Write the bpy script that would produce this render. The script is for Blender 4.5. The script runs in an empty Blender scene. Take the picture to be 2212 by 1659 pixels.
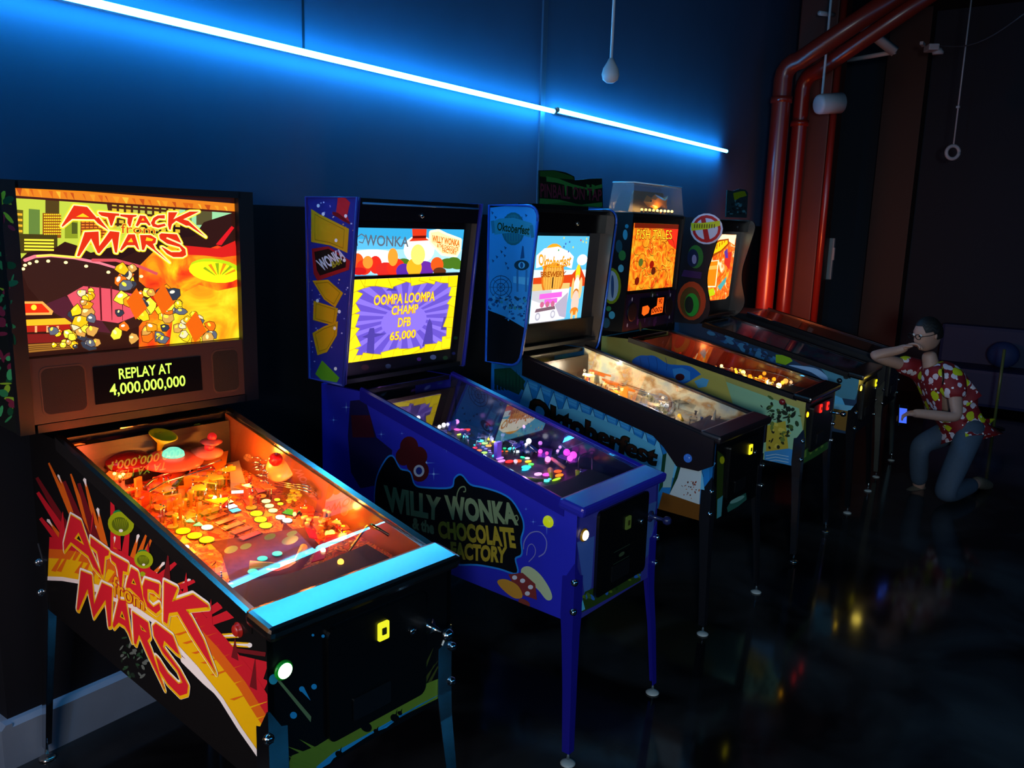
import bpy, bmesh, math, random
from mathutils import Vector, Matrix
random.seed(7)
C = bpy.context.scene.collection
sc = bpy.context.scene
# ------------------------------------------------------------------ camera
CAM_H = 1.8325
R_ = Vector((0.58171994, -0.81291349, 0.02781296)); U_ = Vector((0.13694529, 0.1315891, 0.98179952)); F_ = Vector((0.80177796, 0.5673235, -0.18787268))
FPX = 1803.3
cd = bpy.data.cameras.new('camera'); cam = bpy.data.objects.new('camera', cd); C.objects.link(cam)
cd.sensor_width = 36.0; cd.lens = FPX / 2212 * 36.0; cd.clip_end = 60; cd.clip_start = 0.05
cam.matrix_world = Matrix(((R_.x, U_.x, -F_.x, 0), (R_.y, U_.y, -F_.y, 0), (R_.z, U_.z, -F_.z, CAM_H), (0, 0, 0, 1)))
sc.camera = cam
# ------------------------------------------------------------------ world and lights
w = bpy.data.worlds.new('world'); sc.world = w; w.use_nodes = True
w.node_tree.nodes['Background'].inputs[0].default_value = (0.02, 0.16, 0.50, 1)
w.node_tree.nodes['Background'].inputs[1].default_value = 0.02
sc.view_settings.view_transform = 'Standard'; sc.view_settings.look = 'None'
sc.view_settings.exposure = 0.0; sc.view_settings.gamma = 1.0; sc.view_settings.use_curve_mapping = False
def area(name, loc, target, sx, sy, power, col, shape='RECTANGLE'):
    l = bpy.data.lights.new(name, 'AREA'); l.shape = shape; l.size = sx; l.size_y = sy; l.energy = power; l.color = col
    o = bpy.data.objects.new(name, l); C.objects.link(o); o.location = loc
    o.rotation_euler = (Vector(target) - Vector(loc)).to_track_quat('-Z', 'Y').to_euler(); return o
# unseen area lights with no lamp bodies in the scene
area('assumed_left_light', (-0.30, 1.70, 1.15), (1.1, 1.95, 0.72), 0.5, 0.7, 5.5, (1.0, 0.80, 0.72)).data.spread = 1.7  # assumed warm light from the left; no neighbouring machine is built
area('assumed_left_blue_strip', (-2.6, 0.6, 2.7), (3.0, 1.6, 1.0), 0.06, 5.0, 40.0, (0.03, 0.42, 0.95))  # assumed blue light from the left; hangs free, no tube modelled
area('assumed_opposite_blue_strip', (2.0, -2.6, 2.6), (3.2, 2.0, 0.9), 7.0, 0.06, 26.0, (0.03, 0.42, 0.95))  # assumed blue light from behind the camera; hangs free, no tube modelled
area('added_orange_pipe_light', (6.75, 2.12, 1.35), (7.7, 2.5, 1.15), 0.2, 0.3, 10.0, (1.0, 0.16, 0.03))  # added to light the pipes orange; its source is unknown
area('added_orange_left_light', (0.15, 2.25, 0.9), (1.2, 2.75, 0.35), 0.2, 0.3, 1.6, (1.0, 0.42, 0.12))  # added to tint the rear leg and baseboard corner orange
area('added_neutral_fill', (-1.6, -0.9, 1.9), (5.2, 1.5, 0.9), 0.4, 0.4, 10.0, (0.85, 0.97, 1.0)).data.spread = 1.0  # added neutral fill for the farther side panels and the person
def point(name, loc, power, col, r, parent=None):
    l = bpy.data.lights.new(name, 'POINT'); l.energy = power; l.color = col; l.shadow_soft_size = r
    o = bpy.data.objects.new(name, l); C.objects.link(o); o.location = loc; o.parent = parent; return o

# ------------------------------------------------------------------ materials
def lin(h):
    if isinstance(h, str):
        v = [int(h[i:i+2], 16) / 255 for i in (0, 2, 4)]
        return tuple(((x + .055) / 1.055) ** 2.4 if x > .04045 else x / 12.92 for x in v)
    return h
_m = {}
def mat(h, rough=0.45, metal=0.0, emit=0.0, spec=0.5, noise=0.0, nscale=30.0, bump=0.0, trans=0.0):
    k = (h, rough, metal, emit, spec, noise, nscale, bump, trans)
    if k in _m: return _m[k]
    m = bpy.data.materials.new('m%03d' % len(_m)); m.use_nodes = True; n = m.node_tree.nodes; L = m.node_tree.links
    b = n['Principled BSDF']; c = lin(h)
    b.inputs['Base Color'].default_value = (*c, 1); b.inputs['Roughness'].default_value = rough
    b.inputs['Metallic'].default_value = metal; b.inputs['Specular IOR Level'].default_value = spec
    if trans: b.inputs['Transmission Weight'].default_value = trans
    if emit:
        b.inputs['Emission Color'].default_value = (*c, 1); b.inputs['Emission Strength'].default_value = emit
        b.inputs['Base Color'].default_value = (c[0]*.15, c[1]*.15, c[2]*.15, 1)
    if noise or bump:
        t = n.new('ShaderNodeTexNoise'); t.inputs['Scale'].default_value = nscale; t.inputs['Detail'].default_value = 5
        tc = n.new('ShaderNodeTexCoord'); L.new(tc.outputs['Object'], t.inputs['Vector'])
        if noise:
            mx = n.new('ShaderNodeMix'); mx.data_type = 'RGBA'; L.new(t.outputs[0], mx.inputs[0])
            mx.inputs[6].default_value = (*[x * (1 - noise) for x in c], 1); mx.inputs[7].default_value = (*[min(1, x * (1 + noise)) for x in c], 1)
            L.new(mx.outputs[2], b.inputs['Emission Color' if emit else 'Base Color'])
        if bump:
            bp = n.new('ShaderNodeBump'); bp.inputs['Strength'].default_value = bump; bp.inputs['Distance'].default_value = 0.003
            L.new(t.outputs[0], bp.inputs['Height']); L.new(bp.outputs[0], b.inputs['Normal'])
    _m[k] = m; return m
def E(h, s=1.0): return mat(h, 0.4, 0, s)
def ramp_mat(stops, scale=(6, 6, 6), emit=0.0, rough=0.4, detail=4, dist=0.0, voro=False):
    """printed artwork: several colours laid out by a noise pattern"""
    m = bpy.data.materials.new('art%03d' % len(bpy.data.materials)); m.use_nodes = True; n = m.node_tree.nodes; L = m.node_tree.links
    b = n['Principled BSDF']; tc = n.new('ShaderNodeTexCoord'); mp = n.new('ShaderNodeMapping'); mp.inputs['Scale'].default_value = scale
    L.new(tc.outputs['Object'], mp.inputs[0])
    if voro: t = n.new('ShaderNodeTexVoronoi'); o = t.outputs['Distance']
    else: t = n.new('ShaderNodeTexNoise'); t.inputs['Detail'].default_value = detail; t.inputs['Distortion'].default_value = dist; o = t.outputs[0]
    t.inputs['Scale'].default_value = 1.0
    L.new(mp.outputs[0], t.inputs['Vector']); r = n.new('ShaderNodeValToRGB'); L.new(o, r.inputs[0])
    e = r.color_ramp.elements
    for i, (p, h) in enumerate(stops):
        x = e[i] if i < 2 else e.new(p)
        x.position = p; x.color = (*lin(h), 1)
    L.new(r.outputs[0], b.inputs['Emission Color' if emit else 'Base Color'])
    if emit: b.inputs['Emission Strength'].default_value = emit; b.inputs['Base Color'].default_value = (.02, .02, .02, 1)
    b.inputs['Roughness'].default_value = rough
    return m
def glass_mat(tint=(1, 1, 1), ior=2.6, rough=0.0, dif=0.0):
    m = bpy.data.materials.new('glass'); m.use_nodes = True; n = m.node_tree.nodes; L = m.node_tree.links
    n.remove(n['Principled BSDF']); out = n['Material Output']
    mx = n.new('ShaderNodeMixShader'); tr = n.new('ShaderNodeBsdfTransparent'); gl = n.new('ShaderNodeBsdfGlossy'); fr = n.new('ShaderNodeFresnel')
    tr.inputs[0].default_value = (*tint, 1); gl.inputs['Roughness'].default_value = rough; fr.inputs[0].default_value = ior
    ge = n.new('ShaderNodeNewGeometry'); sb = n.new('ShaderNodeMath'); sb.operation = 'SUBTRACT'; sb.inputs[0].default_value = 1.0; L.new(ge.outputs['Backfacing'], sb.inputs[1])
    mu = n.new('ShaderNodeMath'); mu.operation = 'MULTIPLY'; L.new(fr.outputs[0], mu.inputs[0]); L.new(sb.outputs[0], mu.inputs[1]); L.new(mu.outputs[0], mx.inputs[0]); L.new(tr.outputs[0], mx.inputs[1]); L.new(gl.outputs[0], mx.inputs[2])
    if dif:
        df = n.new('ShaderNodeBsdfDiffuse'); m2 = n.new('ShaderNodeMixShader'); m2.inputs[0].default_value = dif; L.new(mx.outputs[0], m2.inputs[1]); L.new(df.outputs[0], m2.inputs[2]); mx = m2
    L.new(mx.outputs[0], out.inputs[0])
    return m
GLASS = glass_mat(ior=3.9); GLASS_CLEAR = glass_mat(ior=1.75); PLEXI = glass_mat((.93, .96, 1), 1.8, dif=.10); 
BLACK = mat('0a0a0c', 0.45); BLACKG = mat('07070a', 0.22); CHROME = mat('c8ccd2', 0.16, 1.0); STEEL = mat('b4aca4', 0.20, 1.0); DARKSTEEL = mat('50525a', 0.28, 1.0)

# ------------------------------------------------------------------ mesh helpers
class MB:
    """collects shapes; build() links them as ONE mesh object"""
    def __init__(s): s.v = []; s.f = []; s.m = []; s.sm = []; s.mats = []
    def mi(s, m):
        if m not in s.mats: s.mats.append(m)
        return s.mats.index(m)
    def add(s, vs, fs, m, smooth=False):
        o = len(s.v); s.v += [tuple(v) for v in vs]; i = s.mi(m)
        for f in fs: s.f.append([o + k for k in f]); s.m.append(i); s.sm.append(smooth)
    def box(s, c, d, m, mtx=None, bev=0.0):
        bm = bmesh.new(); bmesh.ops.create_cube(bm, size=1)
        for v in bm.verts: v.co = Vector((v.co.x * d[0], v.co.y * d[1], v.co.z * d[2]))
        if bev: bmesh.ops.bevel(bm, geom=bm.edges[:], offset=bev, segments=2, affect='EDGES', profile=0.6)
        bm.verts.index_update()
        T = Matrix.Translation(c) @ (mtx.to_4x4() if mtx else Matrix.Identity(4))
        s.add([T @ v.co for v in bm.verts], [[v.index for v in f.verts] for f in bm.faces], m); bm.free(); return s
    def prism(s, poly, m, to3, t0, t1, bev=0.0):
        """2D polygon extruded from t0 to t1; to3(a,b,t) gives the point"""
        n = len(poly); vs = [to3(a, b, t0) for a, b in poly] + [to3(a, b, t1) for a, b in poly]
        fs = [list(range(n)), list(range(2 * n - 1, n - 1, -1))] + [[i, n + i, n + (i + 1) % n, (i + 1) % n] for i in range(n)]
        s.add(vs, fs, m); return s
    def tube(s, pts, r, m, seg=10, cap=True):
        pts = [Vector(p) for p in pts]; rr = r if isinstance(r, (list, tuple)) else [r] * len(pts); rings = []
        up = None
        for i, p in enumerate(pts):
            d = (pts[min(i + 1, len(pts) - 1)] - pts[max(i - 1, 0)]).normalized()
            if up is None: up = Vector((0, 0, 1)) if abs(d.z) < .9 else Vector((1, 0, 0))
            a = d.cross(up).normalized(); b = a.cross(d).normalized(); up = b
            rings.append([p + (a * math.cos(2 * math.pi * k / seg) + b * math.sin(2 * math.pi * k / seg)) * rr[i] for k in range(seg)])
        vs = [v for q in rings for v in q]; fs = []
        for i in range(len(pts) - 1):
            for k in range(seg): fs.append([i * seg + k, i * seg + (k + 1) % seg, (i + 1) * seg + (k + 1) % seg, (i + 1) * seg + k])
        if cap: fs += [list(range(seg - 1, -1, -1)), [(len(pts) - 1) * seg + k for k in range(seg)]]
        s.add(vs, fs, m, True); return s
    def lathe(s, c, prof, m, seg=20, axis=(0, 0, 1)):
        """profile of (r, h) pairs turned about axis through c"""
        ax = Vector(axis).normalized(); a = ax.orthogonal().normalized(); b = ax.cross(a); c = Vector(c); vs = []; fs = []
        for r, h in prof:
            for k in range(seg): t = 2 * math.pi * k / seg; vs.append(c + ax * h + (a * math.cos(t) + b * math.sin(t)) * max(r, 1e-4))
        for i in range(len(prof) - 1):
            for k in range(seg): fs.append([i * seg + k, i * seg + (k + 1) % seg, (i + 1) * seg + (k + 1) % seg, (i + 1) * seg + k])
        fs += [list(range(seg - 1, -1, -1)), [(len(prof) - 1) * seg + k for k in range(seg)]]
        s.add(vs, fs, m, True); return s
    def ball(s, c, r, m, sc_=(1, 1, 1), seg=14):
        pr = [(math.sin(math.pi * i / 8) * 1.0, -math.cos(math.pi * i / 8)) for i in range(9)]
        vs = []; fs = []; c = Vector(c)
        for q, h in pr:
            for k in range(seg): t = 2 * math.pi * k / seg; vs.append(c + Vector((q * math.cos(t) * sc_[0], q * math.sin(t) * sc_[1], h * sc_[2])) * r)
        for i in range(8):
            for k in range(seg): fs.append([i * seg + k, i * seg + (k + 1) % seg, (i + 1) * seg + (k + 1) % seg, (i + 1) * seg + k])
        s.add(vs, fs, m, True); return s
    def build(s, name, parent=None, **pr):
        me = bpy.data.meshes.new(name); me.from_pydata(s.v, [], s.f); me.validate(clean_customdata=False)
        for m in s.mats: me.materials.append(m)
        if len(me.polygons) == len(s.m):
            me.polygons.foreach_set('material_index', s.m); me.polygons.foreach_set('use_smooth', s.sm)
        me.update(); o = bpy.data.objects.new(name, me); C.objects.link(o); o.parent = parent
        for k, v in pr.items(): o[k] = v
        return o
def structure(o): o['kind'] = 'structure'; return o
def thing(name, label, cat, loc=(0, 0, 0), rz=0.0, group=None):
    o = bpy.data.objects.new(name, None); C.objects.link(o); o.location = loc; o.rotation_euler = (0, 0, rz)
    o['label'] = label; o['category'] = cat; o.empty_display_size = .1
    if group: o['group'] = group
    return o
def tag(o, label, cat, group=None):
    o['label'] = label; o['category'] = cat
    if group: o['group'] = group
    return o
def ray(u, v): return (R_ * ((u - 1106) / FPX) - U_ * ((v - 829.5) / FPX) + F_)
def wpt(u, v, depth): return Vector((0, 0, CAM_H)) + ray(u, v) * depth
def wplane(u, v, ax, val):
    d = ray(u, v); o = Vector((0, 0, CAM_H)); return o + d * ((val - o[ax]) / d[ax])

class Plane:
    """a printed or lit surface of a machine: origin, in-plane axes (machine coordinates); px() measures where a point of the artwork sits on it"""
    def __init__(s, base, o, u, v, bounds=None):
        s.o = Vector(o); s.u = Vector(u).normalized(); s.v = Vector(v).normalized(); s.n = s.u.cross(s.v).normalized(); s.base = base; s.b = bounds
        x, y, a = base; s.inv = (Matrix.Translation((x, y, 0)) @ Matrix.Rotation(a, 4, 'Z')).inverted()
    def px(s, u, v):
        o = s.inv @ Vector((0, 0, CAM_H)); d = s.inv.to_3x3() @ ray(u, v)
        t = (s.o - o).dot(s.n) / d.dot(s.n); p = o + d * t - s.o; return (p.dot(s.u), p.dot(s.v))
    def to3(s, a, b, t=0.0): return s.o + s.u * a + s.v * b + s.n * t
def clip(poly, bound):
    out = poly; n = len(bound)
    A = sum(bound[i][0] * bound[(i + 1) % n][1] - bound[(i + 1) % n][0] * bound[i][1] for i in range(n)); sg = 1 if A > 0 else -1
    for i in range(n):
        (x0, y0), (x1, y1) = bound[i], bound[(i + 1) % n]
        f = lambda p: sg * ((x1 - x0) * (p[1] - y0) - (y1 - y0) * (p[0] - x0))
        inp = out; out = []
        for j in range(len(inp)):
            a, b = inp[j - 1], inp[j]; fa, fb = f(a), f(b)
            if fb >= 0:
                if fa < 0: t = fa / (fa - fb); out.append((a[0] + (b[0] - a[0]) * t, a[1] + (b[1] - a[1]) * t))
                out.append(b)
            elif fa >= 0: t = fa / (fa - fb); out.append((a[0] + (b[0] - a[0]) * t, a[1] + (b[1] - a[1]) * t))
        if not out: return []
    return out
_tx = {}
def text_geo(st, off=0.0, shear=0.0):
    k = (st, off, shear)
    if k in _tx: return _tx[k]
    cu = bpy.data.curves.new('t', 'FONT'); cu.body = st; cu.offset = off; cu.resolution_u = 3; cu.shear = shear
    o = bpy.data.objects.new('t', cu); C.objects.link(o); dg = bpy.context.evaluated_depsgraph_get(); dg.update()
    me = bpy.data.meshes.new_from_object(o.evaluated_get(dg)); vs = [tuple(v.co) for v in me.vertices]; fs = [list(p.vertices) for p in me.polygons]
    bpy.data.objects.remove(o); bpy.data.curves.remove(cu); bpy.data.meshes.remove(me); _tx[k] = (vs, fs); return _tx[k]
def smooth(P, closed=True, n=4):
    out = []; N_ = len(P); rg = range(N_ if closed else N_ - 1)
    for i in rg:
        g = lambda k: P[k % N_] if closed else P[max(0, min(N_ - 1, k))]
        a, b, c, d = g(i - 1), g(i), g(i + 1), g(i + 2)
        for k in range(n):
            t = k / n; out.append(tuple(.5 * ((2 * b[j]) + (c[j] - a[j]) * t + (2 * a[j] - 5 * b[j] + 4 * c[j] - d[j]) * t * t + (3 * b[j] - a[j] - 3 * c[j] + d[j]) * t ** 3) for j in (0, 1)))
    return out if closed else out + [P[-1]]
class Art(MB):
    """flat artwork in thin printed layers on a Plane"""
    def __init__(s, pl, px=True, tr=None):
        super().__init__(); s.pl = pl; s.L = 1; s.usepx = px; s.tr = tr; s.items = {}
    def q(s, pts):
        if s.tr: pts = [s.tr(*p) for p in pts]
        return [s.pl.px(*p) for p in pts] if s.usepx else [tuple(p) for p in pts]
    def raw(s, pts, m, lay):
        if s.pl.b: pts = clip(pts, s.pl.b)
        if len(pts) >= 3: s.items.setdefault(round(lay, 2), []).append((pts, m))
    def build(s, name, parent=None, **pr):
        # only overlapping prints need to lie on top of each other, so the stack stays a few millimetres thin
        done = []
        for k in sorted(s.items):
            it = s.items[k]; xs = [p[0] for P, _ in it for p in P]; ys = [p[1] for P, _ in it for p in P]; bb = (min(xs), min(ys), max(xs), max(ys))
            l = 1 + max([d[1] for d in done if d[0][0] < bb[2] and d[0][2] > bb[0] and d[0][1] < bb[3] and d[0][3] > bb[1]] or [0]); done.append((bb, l, it))
        st = min(.00012, .0035 / max([d[1] for d in done] or [1]))
        for bb, l, it in done:
            for P, m in it: s.add([s.pl.to3(a, b, l * st) for a, b in P], [list(range(len(P)))], m)
        return super().build(name, parent, **pr)
    def poly(s, pts, m, lay=None):
        s.L += 1; s.raw(s.q(pts), m, lay or s.L); return s
    def stroke(s, pts, wd, m, closed=True, lay=None, w2=None):
        """outline of width wd metres"""
        s.L += 1; lay = lay or s.L; p = s.q(pts); n = len(p); rng = range(n if closed else n - 1)
        for i in rng:
            a, b = p[i], p[(i + 1) % n]; dx, dy = b[0] - a[0], b[1] - a[1]; l = math.hypot(dx, dy) or 1e-6
            k0 = wd if w2 is None else wd + (w2 - wd) * i / max(1, n - 1); k1 = wd if w2 is None else wd + (w2 - wd) * (i + 1) / max(1, n - 1)
            x, y = -dy / l / 2, dx / l / 2
            s.raw([(a[0] + x * k0, a[1] + y * k0), (b[0] + x * k1, b[1] + y * k1), (b[0] - x * k1, b[1] - y * k1), (a[0] - x * k0, a[1] - y * k0)], m, lay)
            s.raw([(a[0] + math.cos(t * math.pi / 4) * k0 / 2, a[1] + math.sin(t * math.pi / 4) * k0 / 2) for t in range(8)], m, lay + .3)
        return s
    def ell(s, c, rx, ry, m, rot=0.0, lay=None, n=18):
        """ellipse given in the same units as the points"""
        cs, sn = math.cos(rot), math.sin(rot)
        return s.poly([(c[0] + rx * math.cos(2 * math.pi * k / n) * cs - ry * math.sin(2 * math.pi * k / n) * sn, c[1] + rx * math.cos(2 * math.pi * k / n) * sn + ry * math.sin(2 * math.pi * k / n) * cs) for k in range(n)], m, lay)
    def text(s, st, quad, m, off=0.0, lay=None, shear=0.0, arc=0.0):
        """lettering stretched over quad TL,TR,BR,BL"""
        s.L += 1; lay = lay or s.L; vs, fs = text_geo(st, off, shear); v0, _ = text_geo(st, 0.0, shear)
        x0, x1 = min(v[0] for v in v0), max(v[0] for v in v0); y0, y1 = min(v[1] for v in v0), max(v[1] for v in v0)
        TL, TR, BR, BL = [Vector(p) for p in quad]; pts = []
        for v in vs:
            a = (v[0] - x0) / (x1 - x0); b = (v[1] - y0) / (y1 - y0); b2 = b + arc * (1 - (2 * a - 1) ** 2)
            p = (TL * (1 - a) + TR * a) * b2 + (BL * (1 - a) + BR * a) * (1 - b2); pts.append((p.x, p.y))
        pts = s.q(pts)
        for f in fs: s.raw([pts[i] for i in f], m, lay)
        return s
# ------------------------------------------------------------------ room
def cfun(ox, oy, k): return lambda x, y: (ox + k * x, oy + k * y)
WY = 2.80
wall_m = mat('3e587c', 0.72, noise=0.12, nscale=3.0, spec=0.3)
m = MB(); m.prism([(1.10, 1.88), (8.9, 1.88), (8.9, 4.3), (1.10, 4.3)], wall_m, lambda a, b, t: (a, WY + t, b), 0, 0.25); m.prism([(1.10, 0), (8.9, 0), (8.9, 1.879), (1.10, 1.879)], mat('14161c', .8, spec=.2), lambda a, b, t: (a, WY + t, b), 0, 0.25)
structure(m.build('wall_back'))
m = MB(); m.prism([(-3.0, 0), (1.10, 0), (1.10, 4.3), (-3.0, 4.3)], mat('1c2028', .75), lambda a, b, t: (a, WY + .12 + t, b), 0, 0.13); structure(m.build('wall_back_return'))
def floor_mat():
    m = bpy.data.materials.new('floor'); m.use_nodes = True; n = m.node_tree.nodes; L = m.node_tree.links; b = n['Principled BSDF']
    tc = n.new('ShaderNodeTexCoord'); t = n.new('ShaderNodeTexNoise'); t.inputs['Scale'].default_value = 1.6; t.inputs['Detail'].default_value = 6; t.inputs['Distortion'].default_value = .8
    L.new(tc.outputs['Object'], t.inputs['Vector']); r = n.new('ShaderNodeValToRGB'); L.new(t.outputs[0], r.inputs[0])
    r.color_ramp.elements[0].position = .42; r.color_ramp.elements[0].color = (.004, .004, .005, 1); r.color_ramp.elements[1].position = .75; r.color_ramp.elements[1].color = (.035, .038, .04, 1)
    L.new(r.outputs[0], b.inputs['Base Color']); t2 = n.new('ShaderNodeTexNoise'); t2.inputs['Scale'].default_value = 3.0; L.new(tc.outputs['Object'], t2.inputs['Vector'])
    mr = n.new('ShaderNodeMapRange'); mr.inputs[3].default_value = .05; mr.inputs[4].default_value = .16; L.new(t2.outputs[0], mr.inputs[0]); L.new(mr.outputs[0], b.inputs['Roughness'])
    b.inputs['Specular IOR Level'].default_value = .35; return m
m = MB(); m.box((4.5, -0.4, -0.05), (16, 8.4, .1), floor_mat()); structure(m.build('floor'))
m = MB(); m.box((4.5, -0.4, 4.35), (16, 8.4, .1), mat('0a0c10', .85)); structure(m.build('ceiling'))
dk = mat('141c2c', .75)
m = MB(); m.box((10.9, -0.4, 2.15), (.2, 8.4, 4.3), dk); structure(m.build('wall_right'))
m = MB(); m.box((9.9, 3.6, 2.15), (2.0, .2, 4.3), dk); structure(m.build('wall_alcove'))
m = MB(); m.box((4.5, -4.4, 2.15), (16, .2, 4.3), dk); structure(m.build('wall_front'))
m = MB(); m.box((-3.1, -0.4, 2.15), (.2, 8.4, 4.3), dk); structure(m.build('wall_left'))
# skirting, pale, with a step where the wall ends
sk = mat('7c90a4', .5, noise=.15, nscale=6)
m = MB(); m.prism([(WY, 0), (WY - .035, 0), (WY - .035, .15), (WY - .02, .165), (WY, .165)], sk, lambda a, b, t: (t, a, b), 1.10, 8.0); structure(m.build('baseboard_back'))
m = MB(); m.prism([(1.10, 0), (1.065, 0), (1.065, .15), (1.08, .165), (1.10, .165)], sk, lambda a, b, t: (a, t, b), WY - .035, WY + .12); structure(m.build('baseboard_left'))
# vertical seams of the wall sheeting
for i, sx in enumerate((2.42, 4.17)):
    m = MB(); m.box((sx, WY - (.006 if i else .0015), 2.75 if i else 3.40), (.045 if i else .010, .012 if i else .003, 1.74 if i else 1.79), mat('4a5a74' if i else '1c2838', .4)); structure(m.build('trim_%d' % (i + 1)))
# the two glowing tubes on the wall
ledm = mat((.03, .33, 1.0), .4, 0, 55.0); ledm.node_tree.nodes['Principled BSDF'].inputs['Emission Color'].default_value = (.03, .46, 1, 1)
for i, (x0, x1, z0, z1) in enumerate(((-.6, 4.21, 2.492, 2.478), (4.25, 6.86, 2.49, 2.478))):
    t = thing('led_tube', ('longer left glowing blue tube light high on the dark wall', 'shorter right glowing blue tube light high on the wall, ending near the red pipes')[i], 'tube light', (x0, WY - .06, z0), group='blue tube lights on the wall')
    m = MB(); m.tube([(0, 0, 0), (x1 - x0, 0, z1 - z0)], .013, ledm, 12); m.build('tube', t)
    m = MB(); m.box(((x1 - x0) / 2, .04, (z1 - z0) / 2), (x1 - x0 - .06, .04, .012), mat('b8c0c8', .4)); m.build('mount', t)
    for xa, xb, zc in ((x1 - x0, x1 - x0 + .02, z1 - z0), (-.015, 0, 0)): m = MB(); m.tube([(xa, 0, zc), (xb, 0, zc)], .016, mat('a8b0b8', .3), 12); m.build('end_cap', t)
# column with pipes
colm = mat('4c2018', .55, noise=.15, nscale=8); pipem = mat('7c2014', .28, spec=.7)
m = MB(); m.box((8.30, 2.45, 2.15), (.42, .34, 4.3), colm, bev=.01); tag(m.build('column'), 'reddish brown square column beside the red pipes', 'column')
for i, (u, y, top) in enumerate(((1668, 2.52, 0), (1711, 2.48, 1))):
    b0 = wplane(u, 450, 1, y); r = .078 if i == 0 else .068
    zt = 3.26 - .03 * i; e = wpt(2010 + 62 * i, -60 + 5 * i, 6.3); hd = Vector((e.x - b0.x, e.y - b0.y, 0)).normalized()
    pts = [(b0.x, b0.y, 0.02), (b0.x, b0.y, 1.2), (b0.x, b0.y, 2.2), (b0.x, b0.y, zt - .14)]
    for k in range(1, 5): t = k / 4 * math.pi / 2; pts.append((b0.x + hd.x * .14 * (1 - math.cos(t)), b0.y + hd.y * .14 * (1 - math.cos(t)), zt - .14 + .14 * math.sin(t)))
    pts += [tuple(e)]
    m = MB(); m.tube(pts, r, pipem, 18)
    t = thing('pipe', ('thicker red pipe nearest the wall lights, rising and bending overhead', 'second red pipe, right next to the column, bending overhead')[i], 'pipe', (0, 0, 0), group='red pipes by the column')
    m.build('pipe_run', t)
    for z in (2.95 - .15 * i,): q = MB(); q.tube([(b0.x, b0.y, z - .025), (b0.x, b0.y, z + .025)], r + .012, pipem, 18); q.build('pipe_coupling', t)
m = MB(); p = Vector((8.535, 2.262, wpt(1759, 558, 8.2).z)); m.box(p, (.05, .05, .40), mat('8a9298', .4), bev=.006); m.box(p + Vector((-.03, -.03, .05)), (.03, .02, .12), mat('a8b0b4', .4)); tag(m.build('conduit_box'), 'narrow pale electrical box on the right edge of the column', 'electrical box')
m = MB(); c0 = wplane(1938, 400, 0, 10.75); m.box((10.70, c0.y, 2.15), (.3, .42, 4.3), mat('3a2018', .6)); tag(m.build('column'), 'dim brown column on the far wall', 'column')
m = MB(); b0 = wplane(1741, 450, 1, 2.30); m.tube([(8.06, 2.235, .02), (8.06, 2.235, 4.28)], .032, pipem, 12); tag(m.build('pipe'), 'thin dark red pipe running up the face of the column', 'pipe')
# ceiling steelwork and fittings
whit = mat('b0b8c0', .4)
t = thing('ceiling_bracket', 'pale steel L shaped bracket under the ceiling behind the pipes', 'bracket')
a, b, c = wpt(1852, 48, 8.0), wpt(1934, 112, 8.0), wpt(1775, 140, 8.8)
m = MB(); m.tube([a, b], .05, whit, 4); m.build('beam', t); m = MB(); m.tube([b, c], .022, whit, 8); m.build('rod', t)
def pendant(name, label, cat, u, v0, v1, depth, maker, rr=.008):
    p0, p1 = wpt(u[0], v0, depth), wpt(u[1], v1, depth); p0.x = p1.x; p0.y = p1.y; p0.z = 4.30
    t = thing(name, label, cat, p1); m = MB(); m.tube([(0, 0, 4.3 - p1.z), (0, 0, .0)], rr, whit, 8); m.build('rod', t)
    maker(t)
def sensor(t):
    m = MB(); m.lathe((0, 0, 0), [(.012, .02), (.022, .0), (.04, -.03), (.046, -.06), (.04, -.085), (.02, -.1)], whit, 18); m.build('sensor_head', t)
pendant('ceiling_sensor', 'small pale pear shaped sensor hanging on a thin rod above the blue tube', 'sensor', (1319, 1320), 0, 135, 4.3, sensor)
def spot(t):
    m = MB(); m.lathe((-.09, .0, -.09), [(.06, -.01), (.078, .0), (.084, .02), (.088, .22), (.078, .222)], whit, 22, axis=(.75, -.62, .12)); m.build('lamp_housing', t)
    m = MB(); m.lathe((-.09, 0, -.09), [(.07, .215), (.074, .226)], mat('222830', .2), 22, axis=(.75, -.62, .12)); m.build('lens', t)
pendant('spotlight', 'white round spotlight hanging on a rod in front of the column', 'spotlight', (1776, 1776), 0, 205, 7.2, spot, .011)
def ring(t):
    d = Vector((F_.x, F_.y, 0)).normalized(); s = Vector((d.y, -d.x, 0)); m = MB()
    m.tube([Vector((0, 0, -.075)) + s * .062 * math.cos(k * math.pi / 10) + Vector((0, 0, 1)) * .062 * math.sin(k * math.pi / 10) for k in range(21)], .018, whit, 8); m.build('ring', t)
    m = MB(); m.box((.0, 0, .35), (.05, .03, .02), whit); m.build('clip', t)
pendant('hanging_ring', 'small pale ring hanging on a thin rod at far right', 'hanging ring', (2080, 2060), 180, 312, 8.2, ring)
m = MB(); p = wpt(2012, 104, 8.3); m.box(p, (.16, .10, .06), whit, Matrix.Rotation(.5, 3, 'Z'), .012); m.lathe(p + Vector((.08, -.05, -.05)), [(.05, 0), (.055, .02), (.03, .06)], whit, 16); m.box(p + Vector((-.13, .06, .02)), (.12, .03, .03), whit); tag(m.build('ceiling_projector'), 'small pale fitting fixed under the dark ceiling at upper right', 'ceiling fitting')
m = MB(); a, b = wpt(2032, 98, 8.2), wpt(2212, 30, 6.8); m.tube([a + (b - a) * (k / 10) - Vector((0, 0, .10 * math.sin(k / 10 * math.pi))) for k in range(11)], .006, mat('505860', .5), 6); tag(m.build('cable'), 'thin cable slung below the ceiling at upper right', 'cable')
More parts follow.
